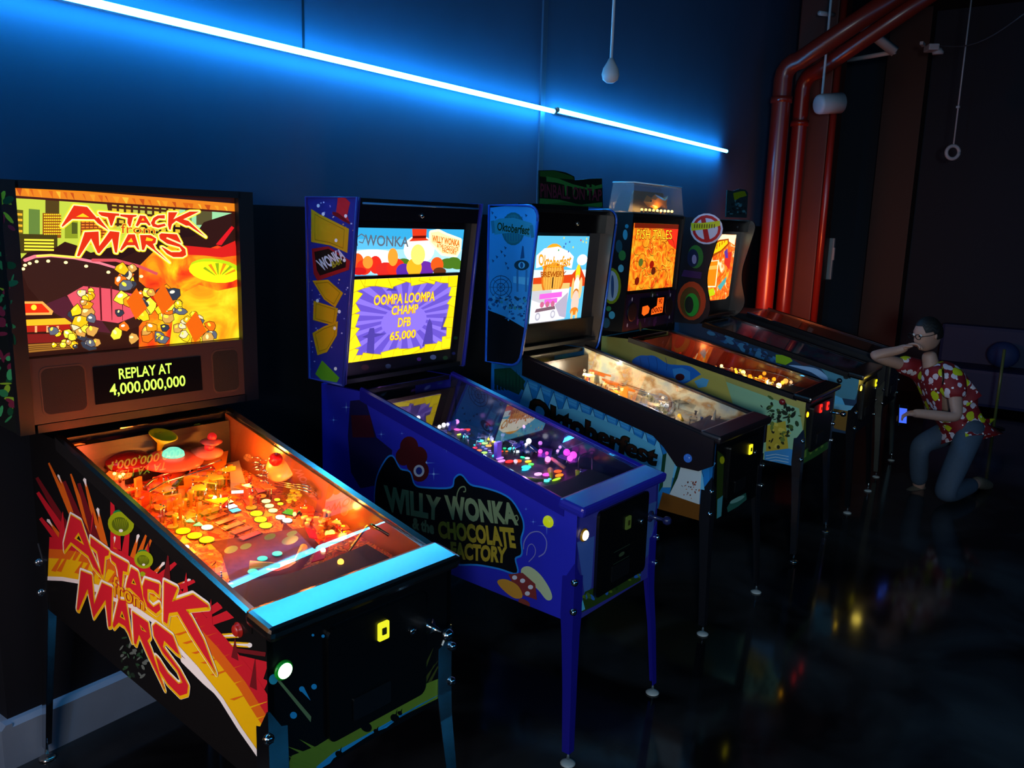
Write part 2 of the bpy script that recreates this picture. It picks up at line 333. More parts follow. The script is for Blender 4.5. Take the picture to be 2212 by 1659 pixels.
m = MB(); b = Vector((8.12, 2.32, 3.75)); a = b + Vector((-.30, .05, -.04)); m.tube([a, b], .02, whit, 8); tag(m.build('pipe_stub'), 'short pale pipe stub left of the column top', 'pipe')
# bench at the far right
t = thing('bench_sofa', 'dark blue padded bench along the far wall', 'bench', (10.35, .2, 0)); bl = mat('0e2450', .6)
m = MB(); m.box((0, 0, .25), (.62, 2.6, .4), bl, bev=.04); m.build('seat', t); m = MB(); m.box((.24, 0, .62), (.14, 2.6, .5), bl, bev=.04); m.build('backrest', t)
m = MB(); m.ball((0, 0, 0), .16, mat('123468', .7), (.6, 1, .9)); o = m.build('cushion'); o.location = wpt(2160, 790, 8.85); o.location.x = 10.32; o.location.z = .60; tag(o, 'round blue cushion on the dark bench', 'cushion')
m = MB(); p = wplane(2146, 925, 2, 0); m.tube([(0, 0, .02), (0, 0, .78)], .014, mat('5a7040', .3), 10); m.lathe((0, 0, 0), [(.10, 0), (.10, .008), (.02, .02)], BLACKG, 20); o = m.build('pole_stand'); o.location = (p.x, p.y, 0); tag(o, 'thin upright greenish pole behind the kneeling person', 'pole')

# ------------------------------------------------------------------ pinball machines
def rrect(x0, y0, x1, y1, r, n=4):
    out = []
    for cx, cy, a0 in ((x1 - r, y1 - r, 0), (x0 + r, y1 - r, 90), (x0 + r, y0 + r, 180), (x1 - r, y0 + r, 270)):
        for k in range(n + 1): a = math.radians(a0 + 90 * k / n); out.append((cx + r * math.cos(a), cy + r * math.sin(a)))
    return out
def build_leg(root, sx, yc, sy, w, zb, fo, lm, bolt_m, foot_m):
    g = MB(); th = .003; secs = []
    top = zb + .215
    for z, o, fw in ((top, .003, .004), (top - .05, .003, .034), (zb + .16, .003, .050), (zb + .02, .004, .052), (zb - .06, .006, .044), (.28, fo * .6, .036), (.045, fo, .030)):
        P = Vector((sx * (w + o), yc + sy * o, z)); X = Vector((-sx, 0, 0)); Y = Vector((0, -sy, 0))
        secs.append([P + X * fw, P, P + Y * fw, P + Y * fw + X * th, P + X * th + Y * th, P + X * fw + Y * th])
    vs = [v for s_ in secs for v in s_]; fs = []
    for i in range(len(secs) - 1):
        for k in range(6): fs.append([i * 6 + k, i * 6 + (k + 1) % 6, (i + 1) * 6 + (k + 1) % 6, (i + 1) * 6 + k])
    fs += [list(range(6)), [(len(secs) - 1) * 6 + 5 - k for k in range(6)]]
    g.add(vs, fs, lm); leg = g.build('leg', root)
    d = Vector((sx, sy, 0)).normalized()
    for z in (zb + .15, zb + .045):
        b = MB(); b.lathe(Vector((sx * (w + .001), yc + sy * .001, z)), [(.013, 0), (.013, .006), (.010, .013), (.004, .016)], bolt_m, 10, axis=d); b.build('bolt', leg)
    c = Vector((sx * (w + fo - .010), yc + sy * (fo - .010), 0))
    f = MB(); f.lathe(c, [(.026, 0.001), (.027, .005), (.020, .009), (.009, .012)], foot_m, 18); f.tube([c + Vector((0, 0, .02)), c + Vector((0, 0, .075))], .006, CHROME, 8); f.build('leveling_foot', leg)
    return leg
class Mach: pass
def machine(i, label, pos, yaw, D, side_c, rail_m, lock_m, leg_m, bolt_m, foot_m=None, inner_m=None, rail_h=.035, lock_bev=.012, glass=None, fo=.03, front_c='08080a', has_rail=True):
    M = Mach(); zf, zr, zb, yr, w = D; M.D = D; M.base = (pos[0], pos[1], yaw); M.w = w
    M.root = thing('pinball_machine', label, 'pinball machine', (pos[0], pos[1], 0), yaw, 'row of pinball machines along the wall')
    top = lambda y: zf - .02 + (zr - zf) * min(1, max(0, y / yr))
    prof = [(0, zb), (0, zf - .02), (-yr, zr - .02), (-1.31, zr - .02), (-1.31, zb + .03)]
    M.side = Plane(M.base, (-w, 0, 0), (0, -1, 0), (0, 0, 1), prof)
    M.front = Plane(M.base, (0, 0, 0), (1, 0, 0), (0, 0, 1), [(-w, zb), (w, zb), (w, zf - .02), (-w, zf - .02)])
    M.pf = Plane(M.base, (0, 0, zf - .085), (1, 0, 0), (0, 1, .115))
    sm = mat(side_c, .35); inner_m = inner_m or mat('141010', .3)
    M.sa = Art(M.side); M.sa.prism(prof, sm, M.side.to3, -.016, 0)
    M.sa.poly  # artwork is added by the caller, then finish()
    M.fa = Art(M.front); M.fa.prism([(-w + .001, zb), (w - .001, zb), (w - .001, zf - .02), (-w + .001, zf - .02)], mat(front_c, .3), M.front.to3, -.016, 0)
    g = MB(); RS = Plane(M.base, (w, 0, 0), (0, 1, 0), (0, 0, 1)); g.prism([(-a, b) for a, b in prof], sm, RS.to3, -.016, 0); g.build('side_panel', M.root)
    for s in (-1, 1):     # inner walls above the playfield
        g = MB(); x = s * (w - .0205); ym = lambda y: zf - .085 + .115 * y
        g.prism([(.03, ym(.03) - .01), (.03, top(.03)), (yr, top(yr)), (yr, ym(yr) - .01)], inner_m, lambda a, b, t: (x + t, a, b), -.004, .004); g.build('inner_side_art', M.root)
    g = MB(); g.box((0, 1.30, (zb + zr) / 2), (2 * w - .034, .016, zr - zb - .07), BLACK); g.build('back_panel', M.root)
    g = MB(); g.prism([(.016, zb + .002), (1.29, zb + .03), (1.29, zb + .045), (.016, zb + .017)], BLACK, lambda a, b, t: (t, a, b), -w + .017, w - .017); g.build('bottom_panel', M.root)
    g = MB(); g.box((0, (yr + 1.30) / 2 + .01, zr - .03), (2 * w - .036, 1.29 - yr, .018), BLACK); g.build('rear_shelf', M.root)
    for s in (-1, 1):
        g = MB(); xo = s * (w + .004); xi = s * (w - .020); hh = rail_h
        pts = []
        y0, y1 = .052, yr + .005
        for y in (y0, y1): pts.append([(s * (w - .0165), y, top(y) + .001), (xi, y, top(y) + .001), (xi, y, top(y) + .012), (s * (w - .004), y, top(y) + .017), (xo, y, top(y) + .010), (xo, y, top(y) + .012 - hh), (s * (w + .0005), y, top(y) + .012 - hh), (s * (w + .0005), y, top(y) + .001)])
        n = 8; g.add(pts[0] + pts[1], [[k, (k + 1) % n, n + (k + 1) % n, n + k] for k in range(n)] + [list(range(n)), list(range(2 * n - 1, n - 1, -1))], rail_m)
        g.build('side_rail', M.root)
    sl = math.atan2(zr - zf, yr)
    g = MB(); g.box((0, .022, zf - .010), (2 * w + .016, .105, .036), lock_m, Matrix.Rotation(sl * .7, 3, 'X'), lock_bev); g.build('lockbar', M.root)
    g = MB(); g.prism([(.06, top(.06) + .0035), (yr, top(yr) + .0035), (yr, top(yr) + .0075), (.06, top(.06) + .0075)], glass or GLASS, lambda a, b, t: (t, a, b), -w + .02, w - .02); g.build('glass', M.root)
    for sx in (-1, 1):
        for yc, sy in ((0, -1), (1.31, 1)): build_leg(M.root, sx, yc, sy, w, zb + (0 if sy < 0 else .03), fo, leg_m, bolt_m, foot_m or STEEL)
    M.top = top; return M
def finish(M): M.sa.build('side_panel', M.root); M.fa.build('front_panel', M.root)
def coin_door(M, x0=-.145, x1=.20, z0=None, z1=None, slot=(.035, .827), slot_c='f0e818', e=1.3, n=1, key='30343a'):
    zf, zr, zb, yr, w = M.D; z0 = z0 or zb + .06; z1 = z1 or zf - .07
    g = MB(); g.prism(rrect(x0, z0, x1, z1, .02), mat('050506', .35), lambda a, b, t: (a, -t, b), .0006, .012); d = g.build('coin_door', M.root)
    for k in range(n):
        sx, sz = slot if n == 1 else slot[k]; g = MB(); g.prism(rrect(sx - .017, sz - .024, sx + .017, sz + .024, .004), E(slot_c, e), lambda a, b, t: (a, -t, b), .0125, .018)
        g.prism(rrect(sx - .007, sz - .009, sx + .007, sz + .009, .002), mat('3a3a10', .4), lambda a, b, t: (a, -t, b), .018, .020); g.build('coin_slot', d)
    g = MB(); g.lathe((x1 - .05, -.012, (z0 + z1) / 2 + .05), [(.011, 0), (.011, .006), (.006, .008)], CHROME, 14, axis=(0, -1, 0)); g.build('lock', d)
    g = MB(); g.prism(rrect(-.06, z0 + .03, .06, z0 + .09, .006), mat('101114', .3), lambda a, b, t: (a, -t, b), .0125, .016); g.build('coin_return', d)
    return d
def lit_button(M, x, z, col, e, r=.016, ring='102010', name='start_button'):
    g = MB(); g.lathe((x, 0, z), [(r + .006, 0), (r + .006, .004), (r + .002, .007)], mat(ring, .3), 20, axis=(0, -1, 0)); g.lathe((x, 0, z), [(r, .005), (r, .009), (r * .8, .012)], E(col, e), 20, axis=(0, -1, 0)); return g.build(name, M.root)
def flip_button(M, y, z, col, lit=0.0, r=.014):
    g = MB(); g.lathe((-M.w, y, z), [(r + .004, 0), (r + .004, .003), (r, .004), (r, .010), (r * .8, .013)], E(col, lit) if lit else mat(col, .3), 20, axis=(-1, 0, 0)); g.build('flipper_button', M.root)
def plunger(M, x, z, m=CHROME):
    g = MB(); g.lathe((x, 0, z), [(.022, 0), (.022, .004), (.010, .006), (.006, .05), (.006, .055), (.015, .062), (.017, .075), (.010, .086)], m, 18, axis=(0, -1, 0)); g.build('plunger', M.root)
def insert(M, pf, u, v, rx, ry, col, e=2.0, shape='o', rot=0.0):
    a, b = M.pf.px(u, v)
    if abs(a) > M.w - .03 or b < .05 or b > M.D[3] - .01: return
    if shape == 'o': P = [(rx * math.cos(k * math.pi / 8), ry * math.sin(k * math.pi / 8)) for k in range(16)]
    elif shape == 't': P = [(-rx, -ry), (rx, -ry), (0, ry * 1.3)]
    elif shape == 'T': P = [(rx, ry), (-rx, ry), (0, -ry * 1.3)]
    else: P = [(-rx, -ry), (rx, -ry), (rx, ry), (-rx, ry)]
    cs, sn = math.cos(rot), math.sin(rot); g = MB()
    g.prism([(a + x * cs - y * sn, b + x * sn + y * cs) for x, y in P], E(col, e), M.pf.to3, .0045, .006)
    g.prism([(a + 1.16 * (x * cs - y * sn), b + 1.16 * (x * sn + y * cs)) for x, y in P], mat('2a1408', .4), M.pf.to3, .0036, .0042)
    g.build('insert_light', pf)
def playfield(M, m, apron_c='101018'):
    zf, zr, zb, yr, w = M.D; g = MB(); g.prism([(-w + .024, .02), (w - .024, .02), (w - .024, yr), (-w + .024, yr)], m, M.pf.to3, -.012, 0); pf = g.build('playfield', M.root)
    g = MB(); g.prism([(-w + .03, .03), (w - .075, .03), (w - .075, .27), (.05, .255), (-.05, .255), (-w + .03, .31)], mat(apron_c, .75, noise=.4, nscale=25), M.pf.to3, .0005, .026); g.build('apron', pf)
    for s in (-1, 1):
        g = MB(); a0 = (s * .085 - .018, .365); a1 = (s * .025 - .018, .315)
        g.tube([M.pf.to3(*a0, .02), M.pf.to3(*a1, .02)], [.011, .006], mat('e8c020', .35), 12); g.build('flipper', pf)
    g = MB(); g.box(M.pf.to3(0, yr - .012, .075), (2 * w - .06, .012, .15), mat('20140c', .4)); g.build('back_board', pf)
    return pf
def at(M, u, v, h):
    """the point of machine M seen at (u,v), h above its playfield"""
    p = Plane(M.base, M.pf.o + M.pf.n * h, M.pf.u, M.pf.v); a, b = p.px(u, v); return p.to3(a, b)
def head(M, bw, z0, z1, y_top, y_bot, trim, side_c, poly=None, inner=False):
    """backbox: side plane, shell; poly is an optional outline (y,z) of the side cheeks"""
    M.bw = bw; prof = poly or [(y_bot, z0), (y_top, z1), (1.285, z1), (1.285, z0)]
    t = (y_top - y_bot) / (z1 - z0)
    M.hs = Plane(M.base, (-bw, 0, 0), (0, -1, 0), (0, 0, 1), None)
    M.face = Plane(M.base, (0, y_bot - t * z0, 0), (1, 0, 0), (0, t, 1))
    g = MB(); bb = g
    sm = mat(side_c, .4)
    b = MB(); b.box((0, 1.275, (z0 + z1) / 2), (2 * bw - .04, .018, z1 - z0 - .04), BLACK)
    b.prism([(y_top + .004, z1 - .019), (1.283, z1 - .019), (1.283, z1 - .001), (y_top + .004, z1 - .001)], BLACK, lambda a, c, q: (q, a, c), -bw + .0165, bw - .0165)
    b.prism([(y_bot + .004, z0 + .001), (1.283, z0 + .001), (1.283, z0 + .019), (y_bot + .004, z0 + .019)], BLACK, lambda a, c, q: (q, a, c), -bw + .0165, bw - .0165)
    M.bb = b.build('backbox', M.root)
    M.ha = Art(M.hs); M.ha.prism([(-a, c) for a, c in prof], sm, M.hs.to3, -.016, 0)
    if trim:
        M.ha.tube([(-bw, a, c) for a, c in prof] + [(-bw, *prof[0])], .007, trim, 8)
        g.tube([(bw, a, c) for a, c in prof] + [(bw, *prof[0])], .007, trim, 8)
    g.prism(prof, sm, lambda a, c, q: (bw + q, a, c), -.016, 0)
    if inner: g.prism([(a, c) for a, c in prof if 1], mat('3c3430', .28, spec=1.0), lambda a, c, q: (bw - .017 + q, a, c), -.002, 0)
    g.build('cheek_panel', M.bb)
def head_done(M): M.ha.build('cheek_panel', M.bb)
def panel_on(M, name, pl, pts, m, t0, t1, parent=None, px=True):
    g = MB(); q = [pl.px(*p) for p in pts] if px else pts; g.prism(q, m, pl.to3, t0, t1); return g.build(name, parent or M.root)
random.seed(11)
def clutter(M, pf, n, region, cols, hmax=.06, es=(0, 0, .0)):
    """posts, rubbers, plastics and lamps standing on the playfield"""
    (a0, b0, a1, b1) = region; zf, zr, zb, yr, w = M.D
    for k in range(n):
        a, b = random.uniform(a0, a1), random.uniform(b0, b1); c = random.choice(cols); h = random.uniform(.015, hmax); g = MB(); kind = random.random()
        if kind < .35:
            g.lathe(M.pf.to3(a, b, 0), [(.005, 0), (.005, h * .8), (.008, h * .8), (.008, h)], mat(c, .25), 10, axis=M.pf.n); nm = 'post'
        elif kind < .8:
            r = random.uniform(.018, .042); t0 = random.uniform(0, 6.28); ns = random.choice((3, 4, 5)); P = []
            for j in range(ns): t = t0 + 6.283 * j / ns; rr = r * random.uniform(.6, 1.2); P.append((a + rr * math.cos(t), b + rr * math.sin(t)))
            P = [(min(a1, max(a0, x)), min(b1, max(b0, y))) for x, y in P]
            g.prism(P, mat(c, .2), M.pf.to3, h, h + .003)
            for x, y in P[:2]: g.lathe(M.pf.to3(a + (x - a) * .7, b + (y - b) * .7, 0), [(.003, 0), (.003, h + .006)], CHROME, 6, axis=M.pf.n)
            nm = 'playfield_plastic'
        else:
            g.box(M.pf.to3(a, b, h / 2 + .001), (random.uniform(.006, .02), random.uniform(.01, .05), h), mat(c, .3), Matrix.Rotation(random.uniform(0, 3), 3, 'Z')); nm = 'target'
        g.build(nm, pf)
def bulb(M, pf, u, v, h, col, e, r=.007):
    g = MB(); g.ball(at(M, u, v, h), r, E(col, e)); g.tube([at(M, u, v, h), at(M, u, v, h) - M.pf.n * min(h, .02)], .004, STEEL, 6); g.build('bulb', pf)
def bumper(M, pf, u, v, h, cap, lit, r=.034):
    p = at(M, u, v, h); base = p - M.pf.n * h; g = MB()
    g.lathe(base, [(.030, 0), (.030, .006), (.016, .008), (.016, h * .8)], mat('d8c8a8', .3), 16, axis=M.pf.n)
    g.lathe(p, [(r, -.006), (r * 1.05, 0), (r * .8, .010), (r * .3, .016)], E(cap, lit) if lit else mat(cap, .25), 18, axis=M.pf.n); o = g.build('pop_bumper', pf); return p
def wire(M, pf, pts, r=.003, m=CHROME, n=6):
    P = [at(M, *p) for p in pts]; Q = []
    for i in range(len(P) - 1):
        a, b, c, d = P[max(i - 1, 0)], P[i], P[i + 1], P[min(i + 2, len(P) - 1)]
        for k in range(n): t = k / n; Q.append(.5 * ((2 * b) + (c - a) * t + (2 * a - 5 * b + 4 * c - d) * t * t + (3 * b - a - 3 * c + d) * t ** 3))
    Q.append(P[-1]); g = MB(); g.tube(Q, r, m, 8); g.build('wire_ramp', pf)

# ====================================================== 1: orange glowing machine, nearest
M = machine(1, 'nearest pinball machine with orange glowing playfield and flying saucer backglass, black front', (1.367, 1.381), -.0935, (.955, 1.182, .531, 1.088, .287),
            '0b0a0b', STEEL, STEEL, CHROME, CHROME, inner_m=mat('8a4a20', .25, spec=.8), rail_h=.042, glass=GLASS_CLEAR)
w = M.w; T = cfun(0, 1000, .3974)
A = M.sa; A.tr = T
RED, DRED, ORA, YEL, WHT, GRN = mat('c81828', .4), mat('6c1018', .4), mat('d86010', .4), mat('e8b400', .4), mat('eee6e2', .4), mat('98a808', .4)
# burst of colour along the arc, painted in bands
arc = [(262, 637), (340, 640), (430, 655), (560, 690), (720, 790), (830, 865), (930, 975), (1060, 1115), (1200, 1290), (1300, 1450), (1400, 1592)]
def band(d0, d1): # d: px offsets perpendicular toward upper right
    out = []
    for d in (d0, d1):
        row = []
        for i, (x, y) in enumerate(arc):
            a = arc[max(0, i - 1)]; b = arc[min(len(arc) - 1, i + 1)]; l = math.hypot(b[0] - a[0], b[1] - a[1]); row.append((x + (b[1] - a[1]) / l * d, y - (b[0] - a[0]) / l * d))
        out.append(row)
    return out[0] + out[1][::-1]
random.seed(3)
cx, cy = 640, 820
rays = [(200, 80, 'd'), (265, 0, 'o'), (318, 70, 'w'), (385, 60, 'o'), (460, 90, 'W'), (205, 160, 'r'), (220, 300, 'r'), (262, 312, 'W'), (532, 252, 'W'), (610, 195, 'r'), (517, 345, 'w'), (752, 395, 'W'), (830, 400, 'o'), (890, 545, 'W'),
        (960, 540, 'r'), (1030, 636, 'W'), (1060, 640, 'r'), (700, 330, 'r'), (800, 380, 'o'), (350, 100, 'd'), (430, 110, 'd'), (625, 405, 'w'), (850, 600, 'w')]
for x, y, c in rays:
    m_ = {'r': RED, 'd': DRED, 'o': ORA, 'w': ORA, 'W': ORA}[c]; L_ = math.hypot(x - cx, y - cy); nx, ny = (y - cy) / L_, -(x - cx) / L_
    k = 26 if c in 'rd' else 13
    A.poly([(cx + nx * 40, cy + ny * 40), (x + nx * k * .35, y + ny * k * .35), (x - nx * k * .35, y - ny * k * .35), (cx - nx * 40, cy - ny * 40)], m_)
    if c in 'wW':
        s_ = 9 if c == 'W' else 6; ux, uy = (x - cx) / L_, (y - cy) / L_
        A.poly([(x + nx * s_, y + ny * s_), (x + ux * 10, y + uy * 10), (x - nx * s_, y - ny * s_), (x - ux * 45, y - uy * 45)], WHT)
for x, y, k, c in [(1200, 770, 22, 'r'), (1270, 815, 26, 'r'), (1446, 950, 24, 'k'), (1446, 1135, 55, 'r'), (1446, 1215, 34, 'r'), (1446, 1315, 30, 'o'), (1446, 1400, 26, 'r'), (1300, 935, 14, 'y'), (1360, 990, 14, 'y'), (1255, 1100, 14, 'y'), (1446, 1040, 12, 'd'), (1446, 1270, 12, 'k')]:
    x0, y0 = 900, 960; L_ = math.hypot(x - x0, y - y0); nx, ny = (y - y0) / L_, -(x - x0) / L_
    m_ = {'r': RED, 'o': ORA, 'y': YEL, 'd': DRED, 'k': mat('0b0a0b', .35)}[c]
    A.poly([(x0 + nx * 10, y0 + ny * 10), (x + nx * k, y + ny * k), (x - nx * k, y - ny * k), (x0 - nx * 10, y0 - ny * 10)], m_)
    if c == 'y':
        ux, uy = (x - x0) / L_, (y - y0) / L_; A.poly([(x - ux * 130 + nx * 4, y - uy * 130), (x + nx * 8, y + ny * 8), (x - nx * 8, y - ny * 8)], WHT); A.ell((x, y), 13, 13, WHT)
A.poly(band(110, 235), RED); 
for k in range(15):
    x = 240 + k * 52; i = min(9, int(k * .7)); ax_, ay = arc[i]; 
    A.poly([(ax_ + 60, ay - 235), (ax_ + 75 + 20 * random.random(), ay - 340 - 60 * random.random()), (ax_ + 100, ay - 215)], RED if k % 2 else DRED)
A.poly(band(95, 170), ORA); A.poly(band(15, 120), YEL)
for k in range(26):
    t = k / 25 * 9.6; i = int(t); f = t - i; x = arc[i][0] + (arc[i + 1][0] - arc[i][0]) * f; y = arc[i][1] + (arc[i + 1][1] - arc[i][1]) * f
    dx, dy = x - 560, y - 1000; dx, dy = (.5, -.86) if k < 14 else (.95, -.3); h = random.uniform(150, 260)
    A.poly([(x + 60 * dx - 12, y + 60 * dy), (x + h * dx, y + h * dy), (x + 60 * dx + 14, y + 60 * dy + 6)], random.choice((YEL, ORA, ORA)))
A.poly(band(0, 22), WHT); A.poly([(430, 650), (560, 665), (620, 700), (720, 790), (600, 740)], WHT); A.poly([(980, 1040), (1040, 1085), (1180, 1260), (1110, 1200), (990, 1080)], WHT)
# two small saucers
for (x, y, r) in ((660, 330, 72), (785, 525, 52)):
    A.ell((x - 8, y - r * .8), r * .5, r * .25, mat('188048', .4)); A.ell((x, y), r, r * .92, GRN, .3); A.ell((x - 3, y + 4), r * .66, r * .56, mat('586808', .4), .3); A.ell((x, y + r * .52), r * .16, r * .12, WHT)
    for k in range(-3, 4): A.poly([(x + k * r * .17 - 2, y - r * .35), (x + k * r * .17 + 2, y - r * .35), (x + k * r * .1, y + r * .4)], GRN)
A.ell((778, 603), 16, 14, GRN)
random.seed(5)   # leafy tangle under the lettering
for k in range(46): A.ell((random.gauss(735, 45), random.uniform(900, 1170)), random.uniform(8, 20), random.uniform(4, 10), random.choice((mat('204028', .4), mat('304c38', .4), mat('56605c', .4), mat('16281c', .4))), random.uniform(0, 3), n=8)
# the slanted title
A.tr = cfun(80, 1090, .2592)
SIDE_LOGO = [[(290, 85), (375, 135), (455, 375), (552, 600), (480, 520), (435, 425), (290, 310), (235, 385), (232, 320)], [(455, 270), (610, 385), (605, 420), (575, 430), (560, 590), (545, 570), (510, 390), (455, 340)],
    [(620, 405), (770, 490), (760, 560), (725, 550), (715, 680), (700, 680), (680, 540), (665, 490), (630, 460)], [(795, 525), (850, 560), (905, 830), (860, 770), (780, 690), (750, 690), (760, 640)],
    [(910, 620), (1030, 660), (1025, 750), (980, 710), (930, 700), (930, 800), (980, 850), (1030, 820), (1040, 870), (1000, 905), (930, 850), (895, 760), (890, 680)],
    [(1070, 635), (1180, 690), (1135, 805), (1310, 745), (1435, 835), (1440, 850), (1250, 870), (1300, 940), (1400, 1130), (1500, 1400), (1290, 1080), (1180, 890), (1110, 900), (1095, 990), (1065, 970)],
    [(375, 550), (465, 585), (485, 830), (550, 650), (635, 690), (625, 1010), (605, 1015), (580, 790), (480, 940), (430, 700), (355, 880), (340, 870)],
    [(690, 790), (750, 800), (800, 1140), (770, 1060), (740, 1010), (690, 980), (650, 1025), (640, 1000)], [(805, 890), (935, 980), (955, 1100), (930, 1130), (960, 1200), (1075, 1540), (930, 1240), (860, 1080), (835, 1165), (820, 1150)],
    [(1000, 985), (1140, 1090), (1200, 1250), (1170, 1230), (1070, 1130), (1060, 1180), (1200, 1370), (1270, 1500), (1262, 1570), (1200, 1590), (1100, 1490), (1030, 1380), (1000, 1260), (1030, 1290), (1100, 1400), (1190, 1490), (1222, 1480), (1180, 1380), (1060, 1230), (985, 1090), (975, 1010)]]
SIDE_HOLES = [[(355, 230), (402, 335), (320, 280)], [(812, 610), (838, 668), (795, 655)], [(716, 880), (747, 962), (700, 932)], [(866, 995), (925, 1062), (880, 1040)]]
for P in SIDE_LOGO: A.stroke(P, .020, WHT, lay=A.L)
A.L += 1
for P in SIDE_LOGO: A.stroke([(x + 3, y + 9) for x, y in P], .013, YEL, lay=A.L)
A.L += 1
for P in SIDE_LOGO: A.poly(P, mat('d01c2c', .4))
for P in SIDE_HOLES: A.poly(P, YEL); A.poly([(sum(p[0] for p in P) / 3 + (x - sum(p[0] for p in P) / 3) * .5, sum(p[1] for p in P) / 3 + (y - sum(p[1] for p in P) / 3) * .5) for x, y in P], mat('180c08'))
A.text('from', [(640, 575), (905, 775), (905, 880), (645, 760)], mat('c01c28'), .035); A.text('from', [(640, 575), (905, 775), (905, 880), (645, 760)], YEL)
# front panel art
A = M.fa; A.tr = cfun(540, 1160, .3008); G1, B1, K1 = mat('789830', .4), mat('2aa8e8', .4), mat('07080a', .4)
A.poly([(250, 1700), (300, 1570), (480, 1500), (560, 1450), (860, 1262), (1150, 1095), (1390, 1005), (1390, 1140), (1080, 1290), (880, 1400), (600, 1560), (440, 1700)], G1)
A.poly([(440, 1680), (600, 1548), (830, 1422), (1060, 1290), (1390, 1115), (1200, 1212), (1060, 1306), (980, 1370), (900, 1400), (830, 1440), (600, 1590), (520, 1700)], B1)
for x, y, l, an in ((260, 1500, 230, .42), (250, 1560, 260, .5), (350, 1450, 200, .6), (240, 1600, 260, .4)): A.poly([(x, y), (x + l, y + l * an - 22), (x + l, y + l * an + 22)], G1)
for x, y, x2, y2 in ((1250, 930, 1320, 790), (1200, 1080, 1370, 860), (1240, 1060, 1330, 900), (1290, 1020, 1380, 870)): A.poly([(x - 12, y + 20), (x2, y2), (x + 12, y + 20)], mat('48501c', .4))
for x, y, r in ((835, 1365, 42), (640, 1560, 30), (1040, 1300, 34), (1075, 1265, 18), (905, 1395, 20)): A.ell((x, y), r, r * .8, K1, .5); A.poly([(x - 6, y), (x + 18, y - r * 2), (x + 12, y)], K1)
A.poly([(185, 1020), (200, 1010), (440, 1290), (436, 1330)], mat('789060', .4)); A.ell((168, 1022), 32, 38, mat('30a8c8', .4), .3)
A.poly([(360, 1100), (385, 1075), (435, 1175)], B1); 
for x, y, r in ((372, 1092, 20), (460, 1075, 20), (312, 1280, 25), (452, 705, 10), (525, 712, 12)): A.ell((x, y), r, r, B1)
finish(M); coin_door(M, -.13, .185, slot=(.035, .827), slot_c='e8e828', e=1.1)
lit_button(M, -.246, .831, 'b8ffc0', 6.0, .018, '18a028'); plunger(M, .205, .772); flip_button(M, .11, .905, 'b02018')
